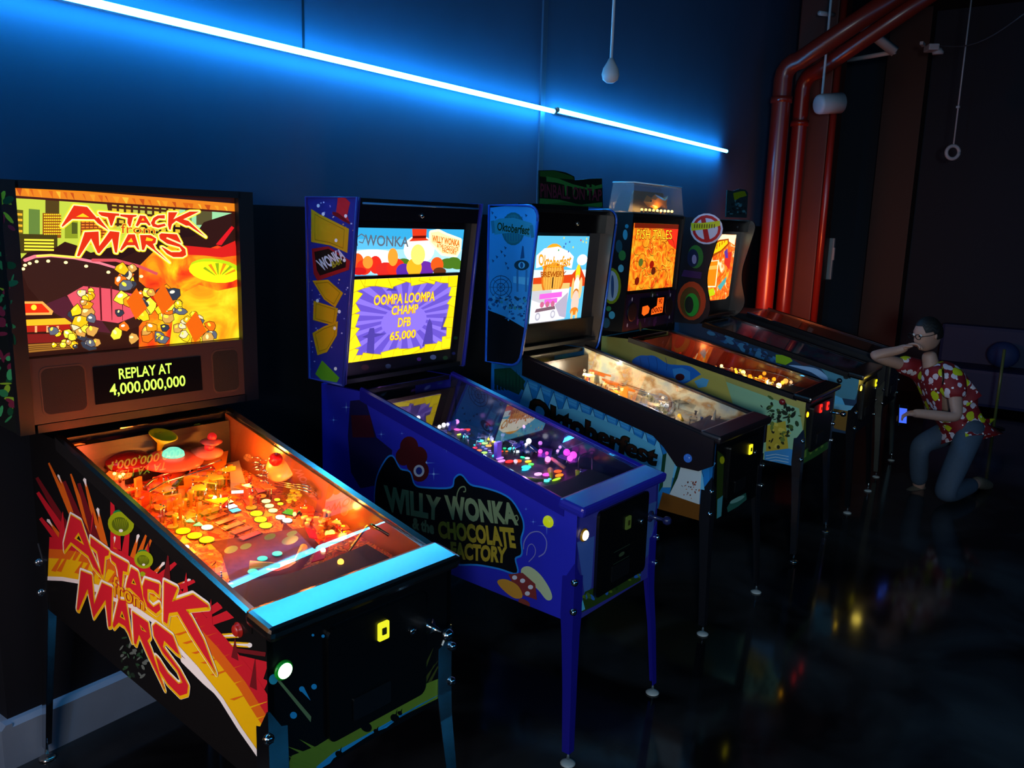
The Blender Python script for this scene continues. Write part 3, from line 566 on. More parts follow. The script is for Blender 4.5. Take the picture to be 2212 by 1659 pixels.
# playfield
pfm = ramp_mat([(0, '3c0c04'), (.36, '8c2804'), (.46, 'd87010'), (.54, '5c2008'), (.62, 'e8a030'), (.75, 'a03808')], (26, 22, 10), rough=.75, dist=1.5); pf = playfield(M, pfm)
for loc, p, c in (((0, .95, 1.07), 3.2, (1, .27, .03)), ((-.15, .58, 1.03), 2.6, (1, .28, .03)), ((.16, .52, 1.03), 2.2, (1, .30, .04)), ((-.19, .9, 1.09), 3.0, (1, .10, .03)), ((-.23, .40, .99), .35, (1, .35, .05)), ((.24, .40, .99), .5, (1, .30, .05)), ((.04, .74, 1.05), 2.4, (1, .27, .03)), ((-.08, .46, 1.02), 1.2, (1, .24, .03)), ((.2, .85, 1.07), 1.6, (1, .28, .03))): point('playfield_lamp', loc, p, c, .012, M.root)
Tb = cfun(340, 1000, .1989)
for x, y, rx, ry, c, e, sh, ro in [(1075, 565, .018, .018, 'ffe400', 2.2, 'o', 0), (1120, 630, .018, .018, 'ffe400', 2.2, 'o', 0), (1175, 695, .018, .018, 'ffe400', 2.2, 'o', 0), (1020, 500, .017, .015, 'ff8c10', 1.6, 'o', 0), (980, 440, .014, .02, 'ff5020', 1.2, 't', 0),
    (1130, 375, .015, .014, 'ff7810', 1.4, 'o', 0), (1180, 430, .014, .013, 'ffe880', 3, 'o', 0), (1215, 482, .014, .013, 'ffe880', 3, 'o', 0), (1255, 532, .014, .013, 'ffe880', 3, 'o', 0), (1100, 310, .014, .018, 'ff4830', 1.2, 't', 0), (1335, 605, .014, .014, 'fff8d8', 5, 'o', 0), (1410, 640, .014, .014, 'fff8d8', 5, 'o', 0),
    (1300, 415, .009, .009, 'ffd020', 2.5, 'o', 0), (1335, 460, .009, .009, 'ffd020', 2.5, 'o', 0), (1450, 550, .017, .02, '50c020', 1.0, 'b', .5), (730, 395, .014, .009, 'ffc020', 2, 'b', 0), (765, 437, .014, .009, 'fff080', 3.5, 'b', 0), (805, 487, .014, .010, 'ffffff', 5, 'b', 0), (845, 530, .014, .010, '50d8f0', 1.6, 'b', 0),
    (575, 540, .030, .010, 'ff6818', 1.0, 'b', .15), (650, 590, .030, .010, 'ff5818', 1.0, 'b', .15), (735, 645, .030, .010, 'f83018', .9, 'b', .15), (820, 695, .030, .010, 'ff6020', 1.0, 'b', .15), (910, 745, .030, .010, 'f83820', .9, 'b', .15), (1005, 805, .032, .010, 'f83838', .9, 'b', .15),
    (600, 390, .012, .012, 'fff4e0', 6, 'o', 0), (200, 495, .013, .013, 'fff4e0', 6, 'o', 0), (265, 440, .012, .012, 'ff6018', 1.3, 't', .6), (355, 415, .012, .012, 'ff6018', 1.3, 't', .6), (450, 395, .012, .012, 'ff7018', 1.3, 't', .6), (145, 565, .016, .012, 'ff6018', 1.2, 'o', 0), (20, 510, .012, .012, 'ff8018', 1.3, 'o', 0),
    (265, 608, .013, .011, 'b0ff60', 1.8, 'T', .4), (360, 647, .013, .011, '90ff90', 1.6, 'T', .4), (455, 687, .013, .011, '80ff90', 1.6, 'T', .4), (540, 715, .016, .015, 'fff0a0', 3.5, 'o', 0), (165, 705, .016, .013, 'ff8018', 1.3, 'o', 0), (280, 755, .020, .018, 'ffe000', 2.2, 'o', 0), (405, 805, .020, .018, 'ffe000', 2.2, 'o', 0), (535, 850, .020, .018, 'ffe000', 2.2, 'o', 0),
    (1140, 1055, .014, .013, '30e8c8', 1.2, 'o', 0), (1300, 1002, .014, .013, '30e8c8', 1.2, 'o', 0), (1590, 997, .014, .013, '30e8c8', 1.2, 'o', 0), (1080, 1118, .014, .013, '30e8c8', 1.2, 'o', 0), (1035, 1197, .013, .013, '30e8c8', 1.2, 'o', 0)]:
    insert(M, pf, *Tb(x, y), rx, ry, c, e, sh, ro)
g = Art(M.pf); g.tr = Tb; g.L = 3
g.poly([(560, 860), (1600, 700), (1760, 900), (1500, 1240), (800, 1330), (700, 1000)], mat('5c3428', .8, spec=.1, noise=.4, nscale=60))
for x, y, rx, ry in ((800, 945, 78, 38), (960, 910, 65, 30), (1222, 805, 65, 32), (1440, 842, 95, 45), (1460, 770, 60, 26)): g.ell((x, y), rx, ry, mat('3c7008', .35), -.3)
g.stroke([(1200, 1160), (1300, 1170), (1420, 1130), (1510, 1070), (1480, 1050), (1400, 1070), (1270, 1110), (1200, 1150)], .007, E('ff3830', 1.2))
g.poly([(1230, 1158), (1300, 1160), (1410, 1120), (1490, 1072), (1400, 1080), (1280, 1122)], E('ff6a20', 1.0))
for k in range(150): x = random.uniform(-.23, .2); y = random.uniform(.36, 1.0); q = random.choice(('c83010', 'f09020', '7a1808', 'e8b040', '401008', 'd86018')); g.raw([(x, y), (x + random.uniform(.01, .05), y + random.uniform(-.03, .03)), (x + random.uniform(.0, .04), y + random.uniform(.01, .05))], mat(q, .75, spec=.15), 1 + k * .01)
g.build('playfield_artwork', pf)
for x, y, h, c, e, r in ((2015, 715, .02, 'ffd000', 4, .011), (1890, 762, .02, 'ffd840', 5, .010), (1850, 765, .02, 'ffd840', 5, .008), (318, 918, .02, 'fff0c0', 7, .007), (665, 1228, .02, 'fff0c0', 7, .008), (520, 285, .03, 'fff0b0', 6, .005), (1800, 950, .03, 'ffe0a0', 5, .007), (1990, 1075, .03, 'ffa840', 3, .009), (1845, 1265, .02, 'ff9050', 2, .006), (1490, 555, .015, 'ffee60', 4, .006)): bulb(M, pf, *Tb(x, y), h, c, e, r)
Ta = cfun(120, 870, .1989)
# big saucer
p = at(M, *Ta(1260, 600), .085); g = MB(); g.lathe(p, [(.006, -.05), (.03, -.035), (.095, -.012), (.098, -.004), (.06, .010), (.034, .014)], mat('f06048', .25), 28, axis=M.pf.n); g.build('flying_saucer', pf)
g = MB(); g.lathe(at(M, *Ta(1280, 560), .105), [(.034, -.002), (.032, .008), (.020, .018), (.006, .022)], E('78f0d0', 1.1), 22, axis=M.pf.n); g.build('saucer_dome', pf)
for x, y in ((1088, 660), (1160, 672), (1420, 647), (1487, 625), (1000, 612), (1245, 676)): bulb(M, pf, *Ta(x, y), .078, 'fff0e8' if x > 1010 else 'ff90a0', 7 if x != 1245 else 2, .0065)
bumper(M, pf, *Ta(750, 455), .06, 'f04040', 1.0); bumper(M, pf, *Ta(265, 500), .06, 'ff5818', 2.2, .028); bumper(M, pf, *Ta(690, 775), .05, 'ff6018', 1.6, .036)
for x, y, h in ((710, 440, .072), (790, 445, .072), (720, 490, .072), (270, 490, .072), (640, 770, .062), (700, 800, .062), (735, 775, .062), (720, 745, .062)): bulb(M, pf, *Ta(x, y), h, 'ffe060', 5, .005)
p = at(M, *Ta(800, 600), .09); g = MB(); g.lathe(p, [(.075, -.02), (.07, 0), (.045, .014), (.01, .02)], mat('641410', .2), 22, axis=M.pf.n); g.build('dark_dome', pf)
p = at(M, *Ta(1640, 530), .09); g = MB(); g.lathe(p, [(.01, -.03), (.05, -.008), (.052, 0), (.02, .012)], mat('e07860', .25), 22, axis=M.pf.n); g.build('small_saucer', pf)
g = MB(); g.ball(at(M, *Ta(1670, 480), .11), .016, E('f01818', 1.1)); g.build('red_lamp', pf); g = MB(); g.ball(at(M, *Ta(1700, 372), .14), .015, E('d81818', .9)); g.lathe(at(M, *Ta(1690, 420), .125), [(.008, -.02), (.036, 0), (.01, .01)], mat('904040', .3), 18, axis=M.pf.n); g.build('red_lamp', pf)
p = at(M, *Ta(1170, 350), .15); g = MB(); g.lathe(p, [(.006, -.06), (.012, -.03), (.045, 0), (.040, .002), (.008, -.02)], mat('c0d010', .3), 20, axis=(.15, -.35, 1)); g.build('yellow_dish', pf)
g = MB(); g.lathe(at(M, *Ta(430, 440), .12), [(.006, -.05), (.028, 0), (.024, .003)], mat('f08010', .3), 18, axis=(.15, -.3, 1)); g.build('orange_dish', pf)
# green shrub like plastic figure, plain stand in
g = MB(); random.seed(9)
for k in range(16): g.ball(at(M, *Ta(1560 + random.uniform(-50, 50) - max(0, k - 8) * 16, 250 + k * 13), .14 - k * .004), random.uniform(.006, .013), mat(random.choice(('889018', 'b08c18', '506818')), .35))
g.build('knobbly_green_ornament', pf)
# centre bank, ramps, tilted saucer on the right
g = MB(); g.prism([M.pf.px(*Ta(1880, 760)), M.pf.px(*Ta(1990, 730)), M.pf.px(*Ta(2060, 980)), M.pf.px(*Ta(1900, 985))], mat('8a7c70', .3), M.pf.to3, .01, .035); g.build('target_bank', pf)
g = MB(); a = at(M, *Ta(1910, 972), .036); b = at(M, *Ta(2040, 965), .036); g.tube([a, b], .005, E('ffe8e0', 1.6), 8); g.build('target_lamp', pf)
rm = mat('f08a18', .2)
g = MB(); P = [Ta(1500, 830), Ta(1880, 600), Ta(1850, 790), Ta(1700, 920), Ta(1480, 930)]; g.prism([M.pf.px(*q) for q in P], rm, M.pf.to3, .04, .044); g.build('ramp', pf)
g = MB(); P = [Ta(1020, 1000), Ta(1400, 700), Ta(1560, 720), Ta(1200, 1050), Ta(1040, 1120)]; g.prism([M.pf.px(*q) for q in P], mat('e07010', .25), M.pf.to3, .03, .034); g.build('ramp', pf)
wire(M, pf, [(*Ta(960, 920), .05), (*Ta(1120, 800), .06), (*Ta(1350, 740), .065), (*Ta(1600, 690), .07), (*Ta(1800, 620), .07)], .003); wire(M, pf, [(*Ta(1000, 980), .05), (*Ta(1200, 860), .06), (*Ta(1420, 790), .065), (*Ta(1700, 700), .07)], .003)
Tc = cfun(520, 900, .1989)
p = at(M, *Tc(450, 530), .09); g = MB(); g.lathe(p, [(.008, -.035), (.03, -.02), (.058, 0), (.055, .004), (.02, .012)], mat('ffb050', .25), 24, axis=(-.75, -.3, .6)); g.ball(p + Vector((-.03, -.01, .028)), .022, mat('e01810', .25)); g.build('tilted_saucer', pf)
for x, y in ((200, 430), (175, 510), (265, 540), (205, 590), (250, 655)):
    g = MB(); c = at(M, *Tc(x, y), .06); g.tube([c + Vector((.014 * math.cos(t * .8), .014 * math.sin(t * .8), -.02 + t * .0022)) for t in range(20)], .0022, CHROME, 6); g.build('wire_spiral', pf)
for k in range(3): wire(M, pf, [(*Tc(370, 700 + k * 28), .03), (*Tc(520, 730 + k * 20), .07), (*Tc(700, 745 + k * 30), .09), (*Tc(810, 800 + k * 30), .07), (*Tc(845, 870 + k * 20), .03)], .0025, STEEL)
g = MB(); random.seed(13)
for k in range(26): g.ball(at(M, *Tc(random.gauss(580, 40), random.uniform(710, 930)), .04), random.uniform(.005, .010), mat(random.choice(('a8a010', 'd0b010', '788010')), .35), (1, 1, .6), 8)
g.build('yellow_green_ornament', pf)
for k in range(12):
    g = MB(); x, y = random.uniform(660, 960), random.uniform(1020, 1210); g.lathe(at(M, x * .1989 + 520, y * .1989 + 900, .02) - M.pf.n * .018, [(.004, 0), (.004, .016), (.008, .018), (.008, .024)], mat(random.choice(('ffb040', 'ffd070', 'e86020')), .2), 10, axis=M.pf.n); g.build('post', pf)
wire(M, pf, [(*Tc(1170, 1470), .005), (*Tc(1290, 1300), .05), (*Tc(1395, 1180), .09), (*Tc(1480, 1210), .09), (*Tc(1610, 1290), .07)], .0045, mat('c89048', .22, 1))
for pts, c in (([(690, 1290), (800, 1330), (830, 1420), (740, 1400)], 'd81c18'), ([(920, 1380), (1160, 1350), (1110, 1440), (900, 1480)], 'e03018'), ([(790, 1270), (900, 1290), (830, 1340)], 'e87010'), ([(860, 1440), (960, 1480), (900, 1640), (760, 1680)], 'c01818')):
    g = MB(); g.prism([M.pf.px(*Tc(*q)) for q in pts], mat(c, .2), M.pf.to3, .024, .028); g.build('playfield_plastic', pf)
random.seed(21); clutter(M, pf, 72, (-.25, .70, .2, .98), ('e87818', 'f0a020', 'c04818', 'ffb838', 'a83018'), .06); clutter(M, pf, 12, (-.25, .2, -.19, .6), ('f0a030', 'e87018', 'ffc060'), .03); clutter(M, pf, 10, (.18, .25, .24, .6), ('f0a030', 'd83018', 'ffc060'), .03)
# backbox
bw = .385
head(M, bw, 1.195, 1.915, 1.098, 1.098, None, '10140e'); F = M.face
A = M.ha; A.tr = cfun(0, 380, .3376); random.seed(2)
for k in range(60): A.ell((random.uniform(-60, 80), random.uniform(130, 1560)), random.uniform(6, 26), random.uniform(10, 50), mat(random.choice(('2c8048', '90b828', '186040', '782038', '104828', '40a860')), .4), random.uniform(0, 3), n=9)
head_done(M)
X0, X1, ZT, ZB = -.349, .333, 1.893, 1.418
g = MB()
for c, d in ((((-bw - .003 + X0) / 2, 1.090, (1.195 + 1.915) / 2), (X0 + bw + .003, .03, .72)), (((bw + .003 + X1) / 2, 1.090, (1.195 + 1.915) / 2), (bw + .003 - X1, .03, .72)), ((0, 1.090, (ZT + 1.915) / 2), (X1 - X0, .03, 1.915 - ZT)), ((0, 1.095, 1.207), (X1 - X0, .04, .024))): g.box(c, d, BLACK)
g.build('backbox_frame', M.bb)
spm = mat('3c2a22', .35, spec=.7)
g = MB(); g.prism([(1.106, ZB), (1.082, ZB - .004), (1.074, 1.222), (1.106, 1.219)], spm, lambda a, b, t: (t, a, b), X0, X1); sp = g.build('speaker_panel', M.bb)
SP = Plane(M.base, (0, 1.0755, 1.222), (1, 0, 0), (0, .041, 1)); F2 = SP
for q in (rrect(-.325, .02, -.195, .165, .02), rrect(.215, .015, .315, .165, .02)):
    g = MB(); g.prism(q, mat('4a3428', .4), SP.to3, 0, .003); g.prism([(sum(p[0] for p in q) / len(q) + (x - sum(p[0] for p in q) / len(q)) * .93, .09 + (y - .09) * .93) for x, y in q], mat('120d0b', .8, bump=.5, nscale=300), SP.to3, .003, .004); g.build('speaker_grille', sp)
g = MB(); g.prism([(-.175, .035), (.175, .035), (.175, .150), (-.175, .150)], mat('0c0e14', .15), SP.to3, 0, .004); d = g.build('dot_matrix_display', sp)
g = Art(Plane(M.base, SP.to3(0, 0, .0045), SP.u, SP.v), px=False); GE = E('b8ff50', 1.7)
for st, q in (('REPLAY AT', [(-.098, .137), (.072, .137), (.072, .105), (-.098, .105)]), ('4,000,000,000', [(-.13, .092), (.115, .092), (.115, .052), (-.13, .052)])): g.text(st, q, GE, .015)
g.build('display_text', d)
# translite
TL = Plane(M.base, (0, 1.100, 0), (1, 0, 0), (0, 0, 1), [(X0, ZB), (X1, ZB), (X1, ZT), (X0, ZT)]); A = Art(TL)
A.prism([(X0, ZB), (X1, ZB), (X1, ZT), (X0, ZT)], E('30100a', .8), TL.to3, -.006, 0)
k = 1.25; S = lambda h, e=1.15: E(h, e * 1.12)
A.poly([(28, 428), (190, 436), (310, 446), (300, 475), (290, 520), (200, 545), (130, 560), (28, 590)], S('c0d040')); A.poly([(230, 438), (395, 448), (395, 480), (240, 490)], S('482408')); A.poly([(380, 446), (508, 456), (508, 500), (440, 496), (380, 480)], S('98d8a0'))
for x, y, w_, h_, c in ((30, 452, 20, 60, '6c6010'), (62, 451, 24, 62, '70903c'), (98, 432, 30, 80, '5a4410'), (92, 460, 40, 54, 'a05808'), (36, 505, 88, 42, '4c4008'), (140, 470, 28, 45, '98a820'), (155, 480, 12, 25, '586018'), (174, 470, 60, 50, '903c08'), (424, 452, 34, 34, '605830'), (400, 450, 14, 40, '6c9060')): A.poly([(x, y), (x + w_, y + 2), (x + w_, y + h_), (x, y + h_)], S(c, .9))
for r in range(8):
    for c in range(9): A.poly([(95 + c * 4.2, 462 + r * 6), (98 + c * 4.2, 462 + r * 6), (98 + c * 4.2, 465 + r * 6), (95 + c * 4.2, 465 + r * 6)], S('ffd020', 1.3), lay=20)
for r in range(4): A.poly([(52, 516 + r * 7), (116, 517 + r * 7), (116, 521 + r * 7), (52, 520 + r * 7)], S('f8e038', 1.3)); A.poly([(33, 460 + r * 12), (48, 461 + r * 12), (48, 466 + r * 12), (33, 465 + r * 12)], S('f0b020', 1.2))
for r in range(6):
    for c in range(10): A.poly([(242 + c * 15.2, 438 + r * 12 + c), (252 + c * 15.2, 439 + r * 12 + c), (252 + c * 15.2, 446 + r * 12 + c), (242 + c * 15.2, 445 + r * 12 + c)], S(random.choice(('f0d840', 'e8c030', 'c8c850')), 1.0), lay=28)
for r in range(10):
    for c in range(6): A.poly([(176 + c * 9, 472 + r * 6), (183 + c * 9, 472 + r * 6), (183 + c * 9, 475 + r * 6), (176 + c * 9, 475 + r * 6)], S('f08820', 1.1), lay=29)
A.L = 32
A.poly([(28, 575), (60, 545), (120, 535), (140, 522), (165, 530), (200, 548), (260, 560), (340, 520), (420, 510), (440, 480), (508, 458), (508, 780), (28, 790)], S('38160a', .8))
fire = ramp_mat([(.30, 'd81c08'), (.42, 'ff4808'), (.52, 'ff7808'), (.62, 'ffb008'), (.75, 'ffe818')], (9, 1, 9), emit=1.2, dist=1.2); fire2 = ramp_mat([(.30, 'ff9008'), (.45, 'ffc010'), (.6, 'ffe020'), (.75, 'fff030')], (10, 1, 10), emit=1.25, dist=1.0)
A.poly([(300, 575), (330, 545), (370, 530), (430, 545), (470, 530), (520, 548), (520, 790), (300, 790)], fire); A.poly([(380, 640), (430, 615), (470, 628), (520, 618), (520, 790), (360, 790)], fire2)
A.poly([(370, 548), (395, 530), (470, 537), (508, 520), (512, 552), (480, 556), (440, 552)], S('e02018', 1.0)); A.poly([(466, 528), (500, 488), (506, 492), (478, 530)], S('e81820', 1.0))
A.poly([(45, 583), (48, 572), (58, 560), (90, 553), (150, 556), (230, 572), (285, 594), (320, 625), (330, 665), (300, 705), (240, 725), (180, 715), (130, 690), (90, 655), (60, 620)], S('3c1c12', .9)); A.poly([(90, 660), (140, 640), (210, 680), (240, 720), (180, 712)], S('582030', .9))
A.stroke([(54, 562), (75, 554), (110, 552), (160, 557), (215, 568), (255, 580)], .010, S('f08090', 1.1), closed=False, w2=.007); A.stroke([(80, 553), (110, 551), (165, 556)], .006, S('ffe850', 1.3), closed=False); A.stroke([(200, 562), (250, 562), (300, 575), (340, 592)], .009, S('d85058', 1.1), closed=False)
for x, y in ((50, 581), (54, 573), (64, 569), (79, 565), (104, 564), (142, 567), (186, 575), (234, 588), (305, 597)): A.ell((x, y), 4.2, 3.2, S('ffe890', 2.2))
A.poly([(145, 638), (180, 618), (240, 624), (290, 636), (300, 680), (255, 698), (200, 690), (162, 668)], S('ec5868', 1.0))
for x in (190, 214, 238, 262): A.poly([(x, 618), (x + 4, 618), (x + 8 - (x - 200) * .1, 692), (x + 3, 692)], S('6c1820', .8))
A.ell((466, 583), 57, 24, S('b8d810', 1.2), .14); A.ell((462, 588), 55, 22, S('ffe810', 1.4), .15)
for k_ in range(6): a0 = -.2 - k_ * .45; A.poly([(472, 600), (472 + 38 * math.cos(a0), 590 + 22 * math.sin(a0)), (472 + 38 * math.cos(a0 - .22), 590 + 22 * math.sin(a0 - .22))], S('90b010' if k_ % 2 else 'e89010', 1.1))
A.ell((478, 600), 20, 7, S('fff010', 1.4))
A.poly([(46, 651), (92, 651), (115, 672), (112, 680), (48, 681)], S('ffb050', 1.1)); A.poly([(50, 656), (90, 656), (106, 672), (106, 675), (52, 676)], S('f03008', 1.0)); A.ell((73, 664), 6, 6, S('ffe030', 1.4))
A.poly([(48, 691), (140, 687), (158, 700), (50, 704)], S('f8b820', 1.2)); A.poly([(50, 704), (160, 700), (150, 714), (52, 718)], S('b82010', 1.0))
for x in (52, 75, 100, 122): A.poly([(x, 704), (x + 5, 704), (x + 5, 718), (x, 718)], S('ffb070', 1.1))
A.poly([(54, 722), (160, 720), (150, 738), (55, 742)], S('881c18', .9)); A.poly([(56, 744), (168, 738), (165, 752), (58, 762)], S('a87028', 1.0))
for r in range(3): A.poly([(58, 748 + r * 4), (164, 741 + r * 4), (164, 742 + r * 4), (58, 749.5 + r * 4)], S('502c0c', .9))
random.seed(17)   # a tumble of lit rubble in front of the saucer
RC = ('ffd818', 'ffc010', 'f0e0b0', '5c6474', 'ff9810', '303848', 'ffe838', 'd8a048', 'f07010')
for n_, (x0, y0, x1, y1), q in ((9, (256, 566, 290, 620), 0), (26, (250, 630, 360, 735), 0), (16, (158, 665, 208, 745), 0), (12, (112, 712, 165, 752), 1), (18, (372, 650, 436, 735), 1), (10, (420, 700, 465, 735), 2), (8, (165, 610, 210, 660), 1), (10, (300, 630, 380, 690), 2)):
    for _ in range(n_):
        x, y = random.uniform(x0, x1), random.uniform(y0, y1); r = random.uniform(9, 21) * (1, .65, .8)[q]; ro = random.uniform(0, 3); P = [(x + r * random.uniform(.6, 1.1) * math.cos(t * .9 + ro), y + r * random.uniform(.5, 1) * math.sin(t * .9 + ro)) for t in range(7)]
        A.stroke(P, .0035, S('482408', .9)); A.poly(P, S(random.choice(RC), 1.15)); A.ell((x - r * .2, y - r * .25), r * .35, r * .22, S(random.choice(('fff0a0', 'ffe840', 'f8f0d8')), 1.25), ro, n=8)
for x, y in ((272, 650), (330, 640), (400, 700)): A.poly([(x, y), (x + 22, y - 28), (x + 45, y + 15), (x + 20, y + 40)], S('f06808', 1.0))
A.poly([(25, 400), (510, 440), (510, 459), (25, 424)], S('f08818', 1.0))  # orange band and flecks paint the playfield's reflection in the top trim
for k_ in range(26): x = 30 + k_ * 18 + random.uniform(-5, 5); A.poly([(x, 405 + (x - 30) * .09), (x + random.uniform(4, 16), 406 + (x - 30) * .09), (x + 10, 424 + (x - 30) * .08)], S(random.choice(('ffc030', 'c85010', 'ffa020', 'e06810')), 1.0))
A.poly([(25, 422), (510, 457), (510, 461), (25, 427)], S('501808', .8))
A.tr = cfun(120, 420, .1537)
LOGO = [[(255, 155), (440, 175), (575, 330), (600, 320), (640, 375), (745, 505), (590, 405), (540, 350), (230, 345), (95, 455), (80, 445)], [(600, 245), (890, 270), (895, 300), (840, 300), (790, 440), (770, 440), (730, 320), (640, 300), (600, 265)],
    [(905, 280), (1140, 290), (1130, 310), (1085, 320), (1050, 450), (1030, 450), (1005, 400), (1010, 330), (905, 305)], [(1180, 295), (1255, 300), (1335, 430), (1310, 440), (1270, 400), (1190, 400), (1150, 450), (1120, 440)],
    [(1530, 290), (1530, 340), (1450, 335), (1400, 370), (1390, 410), (1430, 430), (1530, 410), (1545, 440), (1440, 470), (1360, 450), (1335, 400), (1370, 330), (1430, 295)],
    [(1580, 250), (1710, 250), (1650, 350), (1880, 240), (2015, 240), (1790, 350), (1860, 370), (2110, 600), (1870, 440), (1830, 440), (1690, 370), (1630, 420), (1610, 500), (1590, 490), (1575, 430)],
    [(405, 530), (600, 520), (610, 725), (760, 515), (895, 530), (860, 820), (830, 815), (790, 620), (610, 830), (585, 820), (495, 620), (330, 870), (295, 865)],
    [(1015, 560), (1110, 560), (1175, 780), (1150, 770), (1110, 715), (1000, 715), (920, 790), (900, 780)], [(1180, 570), (1330, 570), (1410, 620), (1400, 680), (1365, 695), (1400, 770), (1600, 960), (1390, 790), (1270, 700), (1240, 780), (1210, 780)],
    [(1480, 545), (1700, 560), (1765, 685), (1560, 600), (1550, 620), (1740, 700), (1820, 770), (1830, 850), (1780, 880), (1650, 880), (1560, 830), (1480, 740), (1500, 740), (1620, 810), (1740, 810), (1770, 790), (1740, 740), (1560, 690), (1460, 620), (1450, 570)]]
for P in LOGO: A.stroke(P, .013, S('ffd818', 1.3), lay=A.L)
A.L += 1
for P in LOGO: A.stroke(P, .007, S('fff0a0', 1.3), lay=A.L)
A.L += 1
for P in LOGO: A.poly(P, S('e83008', 1.0))
for P in ([(380, 265), (470, 320), (285, 315)], [(1225, 330), (1245, 365), (1200, 365)], [(1060, 610), (1085, 670), (1010, 670)], [(1275, 600), (1370, 630), (1350, 655), (1260, 650)]): A.poly(P, S('ffc818', 1.2))
A.text('from', [(915, 405), (1395, 465), (1395, 550), (915, 545)], S('ffe040', 1.3), .03); A.text('from', [(915, 405), (1395, 465), (1395, 550), (915, 545)], S('d84808', 1.0))
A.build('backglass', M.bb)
g = MB(); g.prism([(X0, ZB), (X1, ZB), (X1, ZT), (X0, ZT)], GLASS_CLEAR, lambda a, b, t: (a, t, b), 1.083, 1.086); g.build('backglass_cover', M.bb)
M1 = M

# ====================================================== 2: purple machine with the large screen
PUR = mat('201c8c', .22, spec=.6); PURD = mat('141462', .3)
M = machine(2, 'purple blue pinball machine with a large screen framed by golden tickets, second in the row', (2.55, 1.316), -.0537, (.925, 1.176, .510, 1.06, .276),
            '2c2cb8', PUR, mat('2828a0', .25, spec=.6), PUR, CHROME, foot_m=mat('b0b4b0', .35), inner_m=mat('181838', .15, spec=.9), rail_h=.05, front_c='3c3c98')
A = M.sa; A.tr = cfun(700, 780, .3436); GOLD, OLV, KB = mat('b89428', .4), mat('8c9468', .4), mat('08080e', .4)
for x, y, s_ in ((640, 640, 60), (690, 710, 45), (770, 555, 26), (1400, 1035, 60), (1315, 1010, 24), (360, 460, 30), (140, 290, 36), (60, 370, 30), (490, 455, 18), (1270, 930, 16)):
    for q in range(2): A.poly([(x - s_, y), (x, y - s_ * .08), (x + s_, y), (x, y + s_ * .08)] if q else [(x, y - s_), (x + s_ * .08, y), (x, y + s_), (x - s_ * .08, y)], mat('5a78d8', .4))
    A.ell((x, y), s_ * .16, s_ * .16, mat('a0b8ff', .4))
A.poly([(150, 470), (165, 250), (260, 240), (330, 480), (430, 560), (420, 640), (330, 780), (230, 800), (170, 700)], mat('181048', .5)); A.poly([(170, 340), (290, 340), (320, 480), (180, 480)], mat('480c20', .5))
for x, y, r in ((535, 540, 58), (500, 600, 50), (595, 600, 55), (600, 690, 60), (560, 650, 40)): A.ell((x, y), r, r * 1.15, mat('501418', .4))
A.ell((598, 690), 34, 38, mat('b8b8c8', .4)); A.ell((598, 690), 20, 24, mat('202c80', .4))
blob = [(330, 760), (380, 640), (430, 600), (480, 680), (540, 700), (570, 780), (640, 800), (800, 800), (825, 740), (865, 720), (920, 780), (1000, 800), (1100, 830), (1180, 880), (1240, 980), (1252, 1050), (1235, 1120), (1240, 1210), (1200, 1240), (1212, 1330), (1100, 1300), (960, 1275), (800, 1270), (600, 1200), (420, 1080), (330, 940)]
blob = smooth(blob); A.stroke(blob, .014, mat('2888e0', .4)); A.poly(blob, KB)
for st, q, c in (('WILLY', [(385, 790), (725, 865), (720, 995), (400, 935)], OLV), ('WONKA', [(765, 850), (1195, 900), (1215, 1025), (780, 985)], OLV), ('& the', [(560, 985), (690, 1015), (690, 1085), (560, 1050)], OLV), ('CHOCOLATE', [(720, 1010), (1190, 1055), (1205, 1170), (725, 1105)], GOLD), ('FACTORY', [(800, 1140), (1145, 1175), (1140, 1265), (805, 1235)], GOLD)): A.text(st, q, c, .05)
A.stroke(smooth([(1180, 985), (1200, 1010), (1222, 995), (1215, 970), (1200, 975)], False), .004, OLV, closed=False); A.stroke(smooth([(835, 880), (840, 830), (858, 795), (885, 790), (892, 815), (878, 822)], False), .005, OLV, closed=False)
A.stroke(smooth([(1255, 1180), (1262, 1130), (1300, 1080), (1360, 1075), (1400, 1130), (1390, 1200), (1350, 1230)], False), .004, mat('8c84c0', .4), closed=False); A.stroke(smooth([(1290, 1260), (1325, 1220), (1330, 1180), (1310, 1150), (1285, 1165), (1275, 1220)], False), .003, mat('8c84c0', .4), closed=False)
A.poly(smooth([(1240, 1310), (1290, 1290), (1360, 1340), (1420, 1430), (1435, 1490), (1400, 1500), (1340, 1430), (1260, 1380)]), mat('c8c898', .4)); A.poly([(1160, 1340), (1250, 1330), (1330, 1400), (1340, 1500), (1220, 1460)], mat('8c3030', .4))
for x, y in ((1200, 1360), (1250, 1380), (1300, 1420), (1280, 1460)): A.ell((x, y), 16, 14, mat('e0d8e0', .4))
A.poly(smooth([(1090, 1385), (1140, 1370), (1220, 1410), (1250, 1480), (1200, 1490), (1130, 1440)]), mat('d89030', .4)); A.ell((1260, 1520), 40, 22, mat('8c3830', .4), .5)
A = M.fa; A.tr = cfun(700, 780, .3436)
A.poly([(1590, 1140), (1700, 1100), (1680, 1420), (1640, 1480)], mat('4868b8', .4)); A.poly([(1600, 1590), (1640, 1450), (1800, 1380), (1995, 1250), (1990, 1380), (1700, 1540)], mat('304818', .4))
random.seed(4)
for k in range(26): x = random.uniform(1630, 1990); A.ell((x, 1500 - (x - 1640) * .5 + random.uniform(-25, 25)), random.uniform(8, 26), random.uniform(5, 12), mat(random.choice(('3070c8', '507028', '688020', '203c10', '4898e0')), .4), random.uniform(0, 3), n=8)
